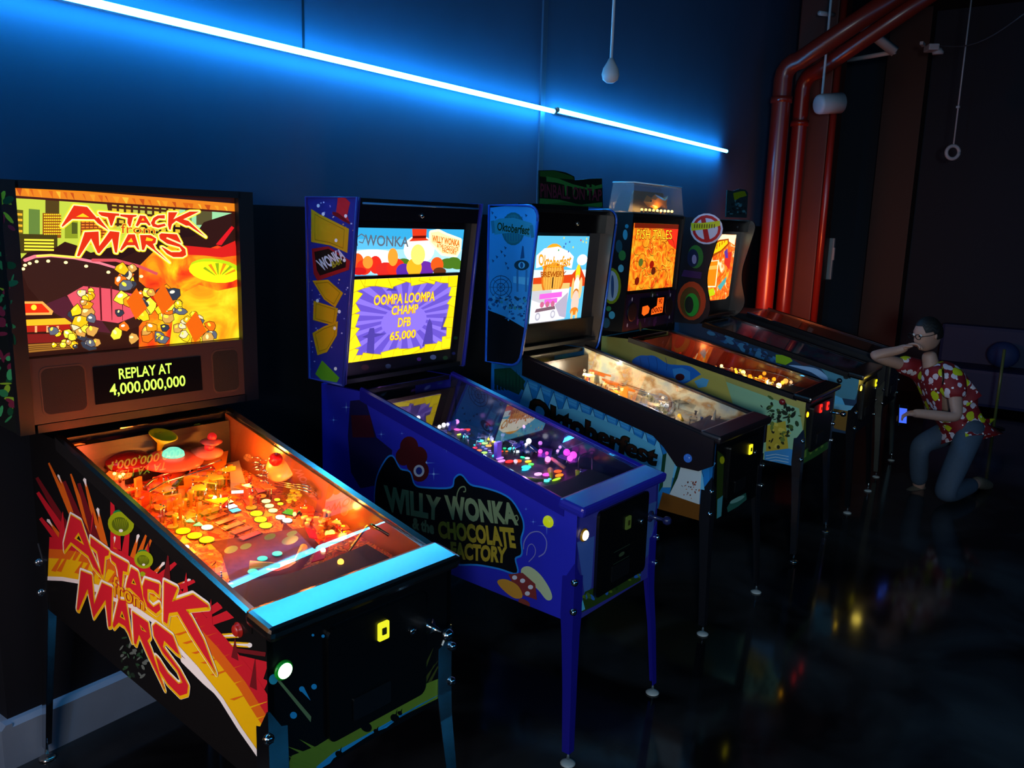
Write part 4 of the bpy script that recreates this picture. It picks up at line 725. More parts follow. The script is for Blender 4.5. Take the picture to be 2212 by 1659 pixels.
A.poly([(1600, 1580), (1625, 1500), (1640, 1560)], mat('60c8e8', .4)); A.poly([(2040, 900), (2090, 880), (2050, 1200), (2020, 1240)], mat('4060a0', .4))
A.stroke([(1790, 890), (1830, 870), (1870, 858), (1900, 850), (1950, 826)], .006, mat('306080', .4), closed=False)
finish(M); d = coin_door(M, -.155, .185, .56, .875, slot=(.035, .79), slot_c='3c5020', e=.5)
g = Art(Plane(M.base, (0, -.0128, 0), (1, 0, 0), (0, 0, 1)), px=False); g.stroke([(-.05, .70), (.06, .70)], .002, mat('304030'), closed=False); g.stroke([(-.05, .655), (.06, .655)], .002, mat('304030'), closed=False); g.ell((.005, .678), .02, .008, mat('3c4a30')); g.build('coin_door_marking', d)
lit_button(M, -.232, .815, 'ffe8a0', 8.0, .017, 'c08010'); flip_button(M, .115, .845, 'b0c010', .8, .017); plunger(M, .225, .76, mat('202450', .2))
pf = playfield(M, ramp_mat([(.3, '14101c'), (.45, '3c3444'), (.55, '5a4c50'), (.7, '28203c')], (14, 12, 10), rough=.3, dist=1), '17151c')
for loc, p, c in (((-.12, .95, 1.03), 1.0, (.75, .6, 1)), ((.0, .6, 1.0), .35, (.5, .5, 1)), ((.12, .45, .99), .45, (.8, .25, 1)), ((-.1, .4, .97), .2, (.4, .7, 1))): point('playfield_lamp', loc, p * 1.25, c, .008, M.root)
Te = cfun(980, 860, .2034)
for x, y, rx, ry, c in [(35, 345, .014, .014, 'ff60c0'), (130, 350, .026, .012, 'ff3818'), (62, 397, .016, .007, 'd8ff60'), (125, 380, .013, .010, '70ff50'), (120, 420, .014, .014, '50f0ff'), (340, 425, .009, .020, 'f8f018'), (375, 450, .009, .020, 'f8f018'), (420, 475, .009, .020, 'f8e818'), (285, 465, .016, .012, '60f0ff'), (330, 490, .016, .011, 'c0ff80'),
    (270, 497, .010, .008, 'ff4040'), (370, 517, .015, .011, 'ffb030'), (225, 540, .011, .009, 'ff3050'), (270, 567, .013, .009, 'ff8030'), (325, 592, .014, .010, 'b8ff50'), (450, 548, .007, .006, 'ff3060'), (485, 545, .007, .006, '60f0ff'), (510, 577, .008, .006, 'ff2828'), (540, 545, .008, .006, '30ff90'), (562, 577, .007, .005, 'ff8030'), (380, 570, .007, .006, 'a080ff'), (340, 550, .008, .006, '8070ff'),
    (615, 545, .024, .010, '50f0ff'), (670, 580, .017, .012, 'e0f0ff'), (450, 620, .024, .011, '40e8ff'), (490, 650, .022, .009, 'c080ff'), (505, 680, .022, .009, 'ff90ff'), (590, 685, .022, .012, 'ff3030'), (680, 680, .019, .013, 'ff5010'), (780, 650, .012, .009, 'f0f0ff'), (790, 685, .018, .010, 'ffd020'), (820, 715, .014, .010, '60ff60'), (770, 745, .024, .016, '20e0ff'), (760, 770, .02, .01, '20c8ff'), (730, 640, .009, .010, '30ffb0'),
    (895, 820, .020, .012, 'ffb0ff'), (985, 825, .020, .013, 'ff50d8'), (1105, 790, .020, .013, 'ff5a08'), (1120, 832, .024, .011, 'ff8818'), (1090, 875, .028, .007, 'a8e020'), (980, 890, .015, .012, '50ffe8'), (1018, 872, .008, .006, '60f0ff'), (875, 887, .009, .006, '60b8ff'), (90, 345, .01, .008, 'ff70e0'), (225, 510, .007, .006, '40d8ff'), (310, 530, .007, .006, '8080ff')]:
    insert(M, pf, *Te(x, y), rx, ry, c, 2.0)
for x, y, h, c, e, r in ((1000, 650, .03, 'ff80d0', 3, .012), (920, 565, .04, 'ff50c0', 2.5, .009), (990, 585, .04, 'ff40a0', 2, .007), (1200, 575, .05, 'f040e8', 1.8, .014), (1270, 605, .05, 'f850e0', 1.8, .015), (1235, 640, .05, 'ff60f0', 1.8, .012), (798, 455, .05, 'f0f0ff', 4, .011), (1105, 560, .05, 'c890ff', 3, .006), (1130, 520, .05, 'c890ff', 2.5, .006), (770, 490, .05, 'f0f0ff', 3, .006)): bulb(M, pf, *Te(x, y), h, c, e, r)
Td = cfun(780, 800, .1582)
for x, y, h, c, e, r in ((235, 330, .05, 'ff7060', 3, .009), (315, 285, .06, 'd82020', 1.2, .008), (395, 300, .06, 'e8fff0', 4, .009), (783, 645, .05, 'fff0ff', 5, .008), (1070, 770, .04, 'ffffff', 3, .008), (1130, 745, .04, 'f0f0ff', 4, .009), (1185, 735, .04, 'd0d0ff', 2, .007), (1310, 700, .03, 'e090ff', 2, .010), (1350, 460, .06, 'b0b0f0', .8, .008)): bulb(M, pf, *Td(x, y), h, c, e, r)
for k in range(5): bulb(M, pf, *Te(757, 300 + k * 26), .08 - k * .012, ('d8a0ff', '80d8ff', '40e8ff', '30e8d0', '40ff90')[k], 1.8, .010)
PM = glass_mat((.80, .72, 1.0), 1.5)
for pts, h, c in (([(930, 440), (1040, 430), (1060, 520), (930, 560)], .05, '402078'), ([(1190, 650), (1310, 640), (1300, 760), (1210, 770)], .03, '6038a0'), ([(900, 600), (1040, 620), (1020, 720), (880, 700)], .03, '50207c'), ([(890, 440), (990, 390), (1020, 415), (920, 470)], .075, '1088d8'), ([(590, 540), (760, 500), (900, 610), (760, 640)], .02, '204880')):
    g = MB(); g.prism([M.pf.px(*Te(*q)) for q in pts], mat(c, .2), M.pf.to3, h, h + .003); g.build('playfield_plastic', pf)
for pts in ([(1330, 760, .005), (1340, 620, .06), (1460, 600, .06), (1470, 820, .005)], [(1290, 870, .01), (1400, 830, .01), (1480, 830, .02)], [(800, 510, .03), (880, 575, .04)], [(1040, 430, .06), (1220, 480, .06), (1210, 540, .05)]): wire(M, pf, [(*Te(x, y), h) for x, y, h in pts], .0028)
g = MB(); a = at(M, *Te(1040, 640), .03); b = at(M, *Te(1180, 740), .02); g.tube([a, b], .007, mat('d08878', .3), 8); g.build('ball_guide', pf); g = MB(); g.lathe(at(M, *Te(1310, 820), .02), [(.002, -.015), (.010, .02)], mat('d8c818', .3), 10, axis=M.pf.n); g.build('yellow_cone', pf)
wire(M, pf, [(*Te(1460, 590), .01), (*Te(1600, 610), .01), (*Te(1740, 645), .01)], .0035); wire(M, pf, [(*Td(1320, 470), .07), (*Td(1500, 470), .08), (*Td(1660, 510), .07)], .004); wire(M, pf, [(*Td(1330, 560), .02), (*Td(1340, 450), .07)], .007)
random.seed(31); clutter(M, pf, 40, (-.24, .50, .2, 1.0), ('4038a0', '8060d0', 'c0b8e0', '302870', 'b89c50', '5868c8'), .07); clutter(M, pf, 10, (.16, .2, .24, .55), ('302c50', '6048a0'), .03)
for x, c in ((-.06, 'd8b060'), (.17, 'c04048')): g = MB(); g.box((x, .085, M.top(.085) - .003), (.13, .018, .003), mat(c, .3)); g.build('glare_bar', pf)  # coloured bars imitate glare along the front edge of the glass
# backbox 2
head(M, .355, 1.19, 1.915, .985, 1.075, mat('30389c', .3), '2a2c90', inner=True); A = M.ha; M.hs.b = [(-1.075, 1.19), (-.985, 1.915), (-1.285, 1.915), (-1.285, 1.19)]
A.tr = cfun(650, 400, .2773); random.seed(6); TK = mat('d0a010', .4)
for k in range(90): A.ell((random.uniform(60, 430), random.uniform(80, 1500)), random.uniform(3, 8), random.uniform(3, 8), mat(random.choice(('c8c8f0', '8890e0', 'd8b880')), .4), n=6)
for P in ([(80, 185), (150, 228), (375, 340), (362, 528), (230, 470), (80, 442)], [(90, 745), (210, 735), (330, 840), (268, 952), (180, 890)], [(100, 900), (290, 960), (270, 1098), (95, 1050)], [(90, 1152), (180, 1100), (290, 1060), (282, 1170), (205, 1300), (130, 1325)]):
    A.poly(P, TK); c_ = (sum(p[0] for p in P) / len(P), sum(p[1] for p in P) / len(P)); A.stroke([(c_[0] + (x - c_[0]) * .78, c_[1] + (y - c_[1]) * .78) for x, y in P], .0025, mat('8c6c08', .4))
A.poly([(165, 1365), (230, 1430), (300, 1500), (262, 1572), (200, 1560), (112, 1470)], mat('60a020', .4))
A.poly([(290, 88), (345, 95), (385, 135), (362, 232), (382, 300), (330, 280), (245, 225), (248, 208), (275, 212)], mat('c02430', .4)); A.poly([(245, 205), (290, 215), (385, 290), (380, 305), (250, 230)], mat('701018', .4))
A.poly([(85, 495), (215, 475), (385, 590), (375, 660), (130, 745), (100, 690)], mat('a01c20', .4)); A.poly([(105, 520), (215, 495), (355, 585), (350, 640), (150, 705), (125, 660)], mat('241410', .4))
A.text('WONKA', [(120, 590), (310, 495), (345, 565), (175, 665)], mat('d8d8e8', .4), .04); A.text('BAR', [(240, 600), (320, 570), (320, 610), (250, 645)], mat('a09818', .4), .03)
for x, y in ((135, 160), (175, 225), (275, 430), (350, 240), (130, 900), (300, 985), (265, 1115), (340, 585), (270, 1430)): A.ell((x, y), 12, 14, mat('f0f0f8', .4))
head_done(M)
F = M.face
panel_on(M, 'screen_surround', F, [(-.338, 1.20), (.338, 1.20), (.338, 1.905), (-.338, 1.905)], mat('0a0a12', .3), -.10, -.03, M.bb, False)
ft = MB(); ft.prism([(-.338, 1.845), (.338, 1.845), (.338, 1.907), (-.338, 1.907)], mat('0c0c18', .3), F.to3, -.03, .0); ft.tube([F.to3(-.33, 1.91, .004), F.to3(.33, 1.91, .004)], .004, mat('3888d0', .2), 8); ft.build('top_bar', M.bb)
ft = MB(); ft.ball(F.to3(-.01, 1.872, .004), .011, CHROME, (1, .6, 1)); ft.build('lock', M.bb)
FD = Plane(M.base, F.to3(0, 0, -.027), F.u, F.v); q1 = [FD.px(773, 490), FD.px(999, 497), FD.px(997, 589), FD.px(764, 596)]
a0, a1 = FD.px(770, 540)[0], FD.px(998, 540)[0]; zt = FD.px(885, 494)[1]; zm = FD.px(885, 592)[1]; FD.b = [(a0, zm), (a1, zm), (a1, zt), (a0, zt)]
A = Art(FD); A.prism(FD.b, E('38b0e8', 1.1), FD.to3, -.006, 0); A.tr = cfun(650, 400, .2773); S = lambda h, e=1.15: E(h, e * 1.12)
A.poly([(420, 420), (1270, 420), (1270, 700), (400, 700)], S('58b8e8')); A.poly([(420, 500), (1270, 500), (1270, 700), (400, 700)], S('a0d8f0')); A.ell((560, 560), 200, 60, S('e8f8ff', 1.3)); A.ell((1040, 520), 160, 110, S('b0e0f8')); A.ell((920, 500), 120, 110, S('ffffe8', 1.4))
for x, y, r in ((800, 600, 50), (1150, 610, 70), (1220, 620, 60), (740, 600, 50), (1190, 590, 50)): A.ell((x, y), r, r * .6, S('508020', .9))
A.poly([(865, 335), (980, 335), (975, 415), (1000, 430), (840, 438), (870, 410)], S('e03818', 1.1)); A.poly([(868, 395), (976, 392), (975, 412), (868, 415)], S('701008', .9))
for x, y, rx, ry, c in ((440, 600, 50, 70, 'f05818'), (490, 640, 60, 60, 'e03018'), (450, 670, 60, 30, 'c81818'), (580, 620, 50, 70, 'e02818'), (520, 600, 40, 50, 'f89030'), (660, 660, 80, 60, 'd82820'), (740, 640, 70, 70, 'f02c18'), (715, 560, 40, 70, 'ff9c30'), (800, 670, 60, 60, '5828a0'), (960, 650, 80, 60, '6828a0'), (880, 640, 60, 70, 'ffb020'), (910, 540, 56, 80, 'ffe070'), (1060, 620, 50, 60, 'e85818'), (1080, 670, 50, 30, '603018')): A.ell((x, y), rx, ry, S(c, 1.15))
A.text('WONKA', [(500, 385), (840, 405), (835, 480), (500, 470)], S('607080', .9), .015); A.stroke([(440, 470), (430, 410), (470, 380), (500, 400), (480, 450), (450, 440)], .004, S('607080', .9), closed=False)
blb = [(1010, 370), (1070, 360), (1130, 390), (1240, 430), (1235, 500), (1210, 545), (1100, 530), (1060, 490), (1010, 440)]; A.stroke(blb, .02, S('fff8c0', 1.4)); A.poly(blb, S('fff0a0', 1.3))
for st, q in (('WILLY WONKA', [(1025, 390), (1235, 430), (1232, 478), (1020, 440)]), ('& THE CHOCOLATE', [(1060, 455), (1225, 485), (1222, 510), (1060, 482)]), ('FACTORY', [(1100, 490), (1212, 512), (1210, 540), (1102, 522)])): A.text(st, q, S('c02008', .9), .04); A.text(st, q, S('f08010', 1.1))
A.build('upper_artwork_panel', M.bb)
FD2 = Plane(M.base, F.to3(0, 0, -.012), F.u, F.v); b0, b1 = FD2.px(755, 690)[0], FD2.px(978, 690)[0]; y0, y1 = FD2.px(865, 768)[1], FD2.px(865, 600)[1]
g = MB(); g.prism([(b0 - .012, y0 - .012), (b1 + .012, y0 - .012), (b1 + .012, y1 + .012), (b0 - .012, y1 + .012)], mat('0c0a06', .3), FD2.to3, -.02, -.001); mon = g.build('screen_bezel', M.bb)
FD2.b = [(b0, y0), (b1, y0), (b1, y1), (b0, y1)]; A = Art(FD2, px=False); A.prism(FD2.b, E('7058d8', 1.05), FD2.to3, -.001, 0); W_, H_ = b1 - b0, y1 - y0; N = lambda x, y: (b0 + x * W_, y0 + y * H_)
for k in range(22):
    t0 = k * .2856; A.poly([N(.5, .5), N(.5 + math.cos(t0) * .9, .5 + math.sin(t0) * .9), N(.5 + math.cos(t0 + .12) * .9, .5 + math.sin(t0 + .12) * .9)], S('8c74e8', 1.1))
A.ell(N(.5, .45), W_ * .22, H_ * .2, S('8870e8', 1.15))
for P in ([(.17, .05), (.17, .28), (.12, .30), (.17, .33), (.18, .40), (.22, .40), (.23, .33), (.34, .31), (.23, .28), (.24, .06)], [(.70, .08), (.72, .25), (.73, .38), (.75, .45), (.78, .38), (.80, .22), (.81, .1)], [(.88, .28), (.90, .45), (.95, .45), (.95, .26)], [(.3, .85), (.36, .92), (.40, .84)]): A.poly([N(*p) for p in P], S('5040a8', 1.0))
random.seed(8)
def ticket(cx_, cy_, w_, h_, r_, c='f8e010'):
    cs, sn = math.cos(r_), math.sin(r_); P = [N(cx_ + (x * cs - y * sn * .8), cy_ + (x * sn + y * cs)) for x, y in ((-w_, -h_), (w_, -h_), (w_, h_), (-w_, h_))]; A.poly(P, S(c, 1.25)); A.stroke(P, .002, S('b89808', .9))
for k in range(11): ticket(-.01 + k * .102, 1.0 + random.uniform(-.03, .03), .085, .085, random.uniform(-.5, .5)); ticket(-.01 + k * .102, .0 + random.uniform(-.04, .02), .085, .09, random.uniform(-.6, .6), random.choice(('f8e010', 'f0cc08')))
for k in range(7): ticket(.0 + random.uniform(-.02, .03), .1 + k * .14, .075, .085, random.uniform(-.6, .6)); ticket(1.0 + random.uniform(-.03, .02), .1 + k * .14, .075, .085, random.uniform(-.6, .6), random.choice(('f8e010', 'f0d008')))
for st, q in (('OOMPA LOOMPA', [(.20, .80), (.78, .80), (.78, .68), (.20, .68)]), ('CHAMP', [(.37, .65), (.62, .65), (.62, .54), (.37, .54)]), ('DFB', [(.44, .49), (.56, .49), (.56, .38), (.44, .38)]), ('65,000', [(.375, .32), (.62, .32), (.62, .20), (.375, .20)])): A.text(st, [N(*p) for p in q], S('e89018', 1.0), .045); A.text(st, [N(*p) for p in q], S('ffe828', 1.3))
A.build('display_screen', mon)
g = Art(Plane(M.base, F.to3(0, 0, -.0295), F.u, F.v)); g.tr = cfun(650, 400, .2773)
for x, y, r, c in ((1030, 1340, 24, '6878a8'), (1125, 1345, 20, '285830'), (920, 1355, 18, '582c80'), (1205, 1190, 16, '185028'), (680, 1410, 22, '384860'), (500, 1420, 30, '401418'), (1190, 1310, 14, '283070')): g.ell((x, y), r, r * .8, mat(c, .4))
g.build('surround_artwork', M.bb)
M2 = M
# ====================================================== 3: blue festival machine
BRN = mat('1c1418', .35)
M = machine(3, 'pinball machine with bright blue festival art on its head and sides and dark wooden rails', (3.742, 1.319), -.0613, (.935, 1.175, .530, 1.081, .283),
            '1868a8', BRN, BRN, mat('14161c', .3), CHROME, foot_m=mat('b0b4b0', .35), inner_m=ramp_mat([(.35, 'a0b4b8'), (.5, 'c8c8b0'), (.62, 'a08050'), (.7, '88a8b8')], (1, 9, 14), rough=.2), rail_h=.03)
A = M.sa; A.tr = cfun(1050, 700, .2939)
LB, MB_, DB = mat('48b0e0', .4), mat('2080c8', .4), mat('0c3868', .4)
A.poly([(40, 270), (300, 400), (700, 560), (1460, 900), (1640, 1010), (1640, 1500), (1300, 1330), (700, 1000), (40, 600)], mat('1c78c0', .4))
A.poly([(60, 330), (180, 320), (290, 420), (240, 520), (60, 440)], mat('104838', .4)); 
for k in range(9): x = 60 + k * 25; A.poly([(x, 480), (x + 12, 330 + 30 * (k % 3)), (x + 22, 490)], mat('0c3830', .4))
for k in range(14):
    x = 290 + k * 96; y = 400 + k * 41
    A.poly([(x + 25, y + 15), (x + 90, y + 42), (x + 85, y + 95), (x + 18, y + 60)], mat('3890d8', .4)); A.stroke([(x + 22, y + 30), (x + 88, y + 58)], .004, LB, closed=False); A.stroke([(x + 20, y + 48), (x + 86, y + 78)], .003, LB, closed=False)
    A.poly([(x + 15, y + 20), (x + 55, y + 160), (x + 70, y + 290), (x - 55, y + 250), (x - 30, y + 130)], mat('68b8dc', .4)); A.stroke([(x + 15, y + 15), (x - 35, y + 150)], .003, DB, closed=False); A.stroke([(x + 15, y + 15), (x + 62, y + 190)], .003, DB, closed=False)
A.poly([(430, 630), (640, 620), (800, 680), (1000, 760), (1250, 900), (1250, 1060), (900, 930), (430, 800)], mat('58a8c8', .4))
q = [(330, 540), (1262, 930), (1240, 1035), (330, 690)]
A.text('Oktoberfest', q, mat('0a1408', .4), .075); A.text('Oktoberfest', q, mat('3a1c08', .4), .02)
for P, c in (([(1300, 960), (1380, 930), (1340, 1130), (1270, 1240)], '104028'), ([(1330, 940), (1400, 950), (1360, 1200), (1300, 1200)], '90b0b0'), ([(1420, 1000), (1460, 960), (1400, 1240), (1350, 1250)], '0c3820')): A.poly(P, mat(c, .4))
A.poly([(1300, 1235), (1600, 1330), (1620, 1500), (1250, 1420)], mat('6c4010', .4)); A.poly([(1460, 950), (1590, 1030), (1570, 1325), (1350, 1250), (1410, 1130)], mat('c0c8cc', .4)); random.seed(3)
for k in range(26): A.ell((1480 + random.gauss(20, 35), 1200 + random.gauss(0, 45)), random.uniform(4, 11), random.uniform(2, 7), mat(random.choice(('602818', '904030', '503020', 'b87858')), .4), random.uniform(0, 3), n=7)
finish(M)
# the deep dark wooden apron that covers the upper side and holds the flipper buttons
for s in (-1, 1):
    g = MB(); P = [(-.004, .935 - .015), (1.085, 1.163), (1.085, 1.065), (.30, .885), (.24, .84), (.17, .765), (.06, .765), (-.004, .80)]
    g.prism(P, BRN, lambda a, b, t: (s * (M.w + .001 + t), a, b), 0, .018); g.build('side_armour', M.root)
g = MB(); g.lathe((-M.w - .019, .115, .815), [(.020, 0), (.020, .004), (.015, .010), (.008, .013)], mat('3068d0', .25, 0, .35), 20, axis=(-1, 0, 0)); g.build('flipper_button', M.root)
A = Art(Plane(M.base, (0, -.0005, 0), (1, 0, 0), (0, 0, 1), [(-M.w, .53), (M.w, .53), (M.w, .91), (-M.w, .91)])); A.tr = cfun(1050, 700, .2939)
A.poly([(1700, 930), (1750, 970), (1730, 1450), (1690, 1450)], mat('304010', .4)); A.ell((1735, 1000), 18, 28, mat('c0b810', .4)); A.poly([(1700, 1290), (1740, 1260), (1725, 1440), (1695, 1450)], mat('50a0a8', .4)); A.poly([(1640, 1010), (1690, 1020), (1650, 1080)], mat('58a8e0', .4))
A.poly([(1770, 1350), (1800, 1300), (1910, 1240), (1915, 1290), (1780, 1400)], mat('306858', .4)); A.ell((1845, 1290), 60, 16, mat('80b0a0', .4), -.45); A.build('front_artwork', M.root)
coin_door(M, -.13, .20, slot=(.09, .805), slot_c='f0e020', e=1.5)
pf = playfield(M, ramp_mat([(.3, '988878'), (.45, 'd0c0a0'), (.55, 'a8b8c0'), (.7, 'b08848')], (12, 12, 10), rough=.3, dist=1), '48485c')
for loc, p, c in (((-.1, .98, 1.06), 3.2, (1, .82, .5)), ((.08, .95, 1.07), 1.6, (1, .88, .6)), ((0, .66, 1.02), 1.3, (1, .55, .28)), ((.05, .45, 1.0), .9, (1, .8, .6))): point('playfield_lamp', loc, p * 1.25, c, .008, M.root)
Tf = cfun(1140, 735, .1537)
for x, y, h, c, e, r in ((150, 215, .07, 'ffe070', 5, .018), (380, 190, .08, 'fff8e0', 6, .016), (490, 210, .07, 'ffc838', 3, .016), (640, 290, .06, 'fff0c0', 6, .014), (480, 340, .05, 'ffd030', 3, .018), (520, 390, .04, 'ffd030', 3, .012), (740, 270, .06, 'ffc020', 2.5, .014), (900, 300, .06, 'ffb018', 2.2, .010), (860, 385, .05, 'ffb010', 2.5, .011), (660, 450, .03, 'ffffff', 5, .007), (610, 415, .03, 'ffffff', 5, .006), (1340, 740, .02, 'ffe0a0', 4, .006), (955, 480, .03, 'ff9010', 2, .007), (1690, 750, .03, 'ffffff', 3, .005), (1960, 920, .02, 'f0e8e0', 1.5, .010)): bulb(M, pf, *Tf(x, y), h, c, e, r)
for pts, h, t_, c, e in (([(700, 310), (1010, 370), (1000, 400), (700, 340)], .06, .004, 'fff0e0', 1.5), ([(1040, 500), (1150, 500), (1160, 600), (1060, 640)], .05, .01, 'ff7828', .9), ([(1160, 380), (1340, 340), (1320, 480), (1180, 480)], .05, .008, 'f8a070', .7), ([(1440, 520), (1500, 380), (1640, 400), (1560, 560)], .06, .010, 'ff8018', 1.0), ([(1400, 640), (1540, 620), (1520, 810), (1380, 780)], .03, .01, 'ff7810', .9), ([(1100, 610), (1240, 640), (1320, 720), (1120, 690)], .03, .01, 'ff7010', .8), ([(560, 120), (600, 115), (600, 260), (560, 260)], .08, .006, 'ffd838', 1.5), ([(625, 110), (670, 115), (680, 300), (620, 300)], .08, .006, 'ffe8a0', 1.6),
    ([(1740, 690), (1900, 740), (1860, 860), (1720, 830)], .03, .004, '5878b0', 0), ([(1560, 640), (1690, 660), (1660, 800), (1560, 770)], .04, .004, '6c2c30', 0), ([(880, 450), (1060, 480), (1040, 540), (890, 510)], .03, .004, 'c8a0c0', 0)):
    g = MB(); P = [M.pf.px(*Tf(*q)) for q in pts]; P = [(max(-.255, min(.255, a)), max(.05, min(1.05, b))) for a, b in P]; g.prism(P, E(c, e) if e else mat(c, .25), M.pf.to3, h, h + t_); g.build('playfield_plastic', pf)
for pts in ([(840, 380, .05), (950, 400, .05), (1030, 385, .05)], [(880, 440, .05), (1040, 450, .05), (1160, 480, .05)], [(1280, 620, .04), (1390, 650, .05), (1330, 600, .05)], [(1780, 670, .05), (1850, 690, .05), (1910, 740, .05)], [(1870, 790, .04), (1940, 810, .05), (2030, 810, .04)], [(1640, 900, .02), (1900, 1020, .02), (2020, 960, .02), (2040, 840, .03)], [(1540, 750, .03), (1640, 770, .04), (1690, 740, .04)]): wire(M, pf, [(*Tf(x, y), h) for x, y, h in pts], .0035)
random.seed(41); clutter(M, pf, 34, (-.24, .6, .24, 1.0), ('e0c080', 'd89838', 'b8b0a0', 'c86830', 'e8d8b0'), .08); clutter(M, pf, 26, (-.22, .22, .24, .6), ('707884', 'a8a098', '5070a0', '404850', 'c8b898'), .05)
g = MB(); g.lathe(at(M, 1542, 905, .03), [(.02, -.03), (.002, .05)], mat('d8c8b0', .3), 4, axis=M.pf.n); g.build('white_spike', pf)
def rnd(P, r, n=5):
    out = []
    for i in range(len(P)):
        a, b, c = Vector(P[i - 1]), Vector(P[i]), Vector(P[(i + 1) % len(P)]); rr = r[i] if isinstance(r, (list, tuple)) else r
        if rr <= 0: out.append(tuple(b)); continue
        p, q_ = b + (a - b).normalized() * rr, b + (c - b).normalized() * rr
        for k in range(n + 1): t = k / n; v = p * (1 - t) ** 2 + b * 2 * t * (1 - t) + q_ * t * t; out.append((v.x, v.y))
    return out
cheek = rnd([(.965, 1.925), (1.285, 1.925), (1.285, 1.12), (1.06, 1.12), (1.03, 1.30)], [.075, 0, 0, .07, .02])
head(M, .358, 1.195, 1.915, 1.00, 1.055, mat('2a5cc8', .25), '0e0e14', poly=cheek, inner=True); A = M.ha; A.tr = cfun(1040, 350, .2803)
M.hs.b = None
A.poly([(65, 352), (200, 338), (350, 334), (405, 365), (430, 420), (436, 480), (395, 860), (350, 1290), (300, 1260), (180, 1190), (35, 1135), (45, 700)], mat('3098e0', .4))
B2, B3, B4 = mat('0c5088', .4), mat('104038', .4), mat('58b8f0', .4)
A.ell((245, 515), 90, 128, mat('186878', .4), .0); A.ell((245, 515), 78, 112, mat('207888', .4)); 
for k in range(-3, 4): A.poly([(245 + k * 22, 420), (249 + k * 22, 420), (249 + k * 20, 610), (245 + k * 20, 610)], B2, lay=20)
A.L = 21; A.poly([(95, 455), (140, 435), (250, 430), (385, 470), (400, 495), (370, 580), (250, 540), (100, 560)], mat('2c90b0', .4)); A.text('Oktoberfest', [(125, 465), (375, 495), (365, 560), (122, 525)], mat('103818', .4), .03)
for x, y in ((85, 455), (385, 490)): A.poly([(x - 12, y), (x + 12, y - 5), (x + 22, y + 90), (x - 2, y + 95)], mat('207898', .4))
A.poly([(315, 645), (325, 650), (332, 740), (300, 745)], B2); A.ell((310, 795), 58, 40, mat('0c3c50', .4)); A.ell((310, 795), 26, 26, mat('50b8e8', .4)); A.ell((310, 795), 12, 22, B2); A.poly([(245, 880), (365, 890), (360, 950), (245, 930)], mat('58c0f0', .4)); A.poly([(270, 830), (285, 830), (285, 1000), (270, 1000)], mat('2878b8', .4)); A.poly([(340, 830), (355, 830), (350, 1000), (335, 1000)], mat('2878b8', .4))
for r in (85, 60, 30): A.stroke([(150 + r * math.cos(k * .393), 965 + r * 1.05 * math.sin(k * .393)) for k in range(16)], .004, B2)
for k in range(8): A.stroke([(150, 965), (150 + 85 * math.cos(k * .785), 965 + 88 * math.sin(k * .785))], .0025, B2, closed=False)
random.seed(4)
for k in range(70): A.ell((random.uniform(45, 370), 1040 + random.uniform(0, 90) + 0), random.uniform(5, 16), random.uniform(5, 14), mat(random.choice(('1860a8', '0c4888', '48a8e0', '184868', '3090a0')), .4), random.uniform(0, 3), n=7)
for k in range(30): A.ell((random.uniform(190, 350), random.uniform(1080, 1220)), random.uniform(4, 16), random.uniform(4, 12), mat(random.choice(('1860a8', '0c4888', '48a8e0')), .4), n=7)
for x, y in ((85, 390), (110, 425), (345, 410), (185, 660), (155, 690), (120, 730), (190, 780), (205, 815), (180, 720), (90, 760)): A.poly([(x - 10, y - 12), (x + 10, y), (x - 2, y + 16)], B2)
head_done(M)
F = M.face; bwi = .34
g = MB(); g.prism([(-bwi, 1.20), (bwi, 1.20), (bwi, 1.33), (-bwi, 1.33)], mat('0c0a0c', .25), F.to3, -.06, -.035); g.build('head_panel', M.bb); g = MB(); g.prism([(-bwi, 1.80), (bwi, 1.80), (bwi, 1.91), (-bwi, 1.91)], mat('0c0a0c', .25), F.to3, -.06, -.02); g.build('head_panel', M.bb)
g = MB(); g.lathe(F.to3(.06, 1.85, -.019), [(.012, 0), (.012, .004), (.006, .006)], CHROME, 14, axis=(0, -1, 0)); g.build('lock', M.bb)
FD = Plane(M.base, F.to3(0, 0, -.05), F.u, F.v); x0 = FD.px(1152, 600)[0]; x1 = FD.px(1264, 600)[0]; z1_ = FD.px(1215, 510)[1]; z0_ = FD.px(1200, 694)[1]
for s in ((-bwi, x0), (x1, bwi)): g = MB(); g.prism([(s[0], 1.33), (s[1], 1.33), (s[1], 1.80), (s[0], 1.80)], mat('141018', .35), F.to3, -.07, -.052); g.build('head_panel', M.bb)
FD.b = [(x0, z0_), (x1, z0_), (x1, z1_), (x0, z1_)]; A = Art(FD, px=False); A.prism(FD.b, E('60c8f0', 1.1), FD.to3, -.006, 0); N = lambda x, y: (x0 + x * (x1 - x0), z0_ + y * (z1_ - z0_))
A.poly([N(0, .4), N(1, .4), N(1, .6), N(0, .62)], S('d8e8f0', 1.2)); A.ell(N(.9, .72), .05, .03, S('f8f8ff', 1.3)); A.poly([N(0, .40), N(1, .40), N(1, .5), N(.86, .66), N(.72, .55), N(0, .53)], S('d84010', 1.1)); A.poly([N(.0, .38), N(.7, .38), N(.7, .45), N(0, .46)], S('e0c070', 1.1))
A.ell(N(.33, .73), .10, .085, S('f0a020', 1.2)); A.ell(N(.36, .52), .10, .11, S('d87018', 1.15)); A.ell(N(.36, .52), .085, .095, S('f0a840', 1.15)); 
for k in range(-3, 4): A.poly([N(.36 + k * .05, .68), N(.365 + k * .05, .68), N(.365 + k * .045, .38), N(.36 + k * .045, .38)], S('903c08', 1.0), lay=30)
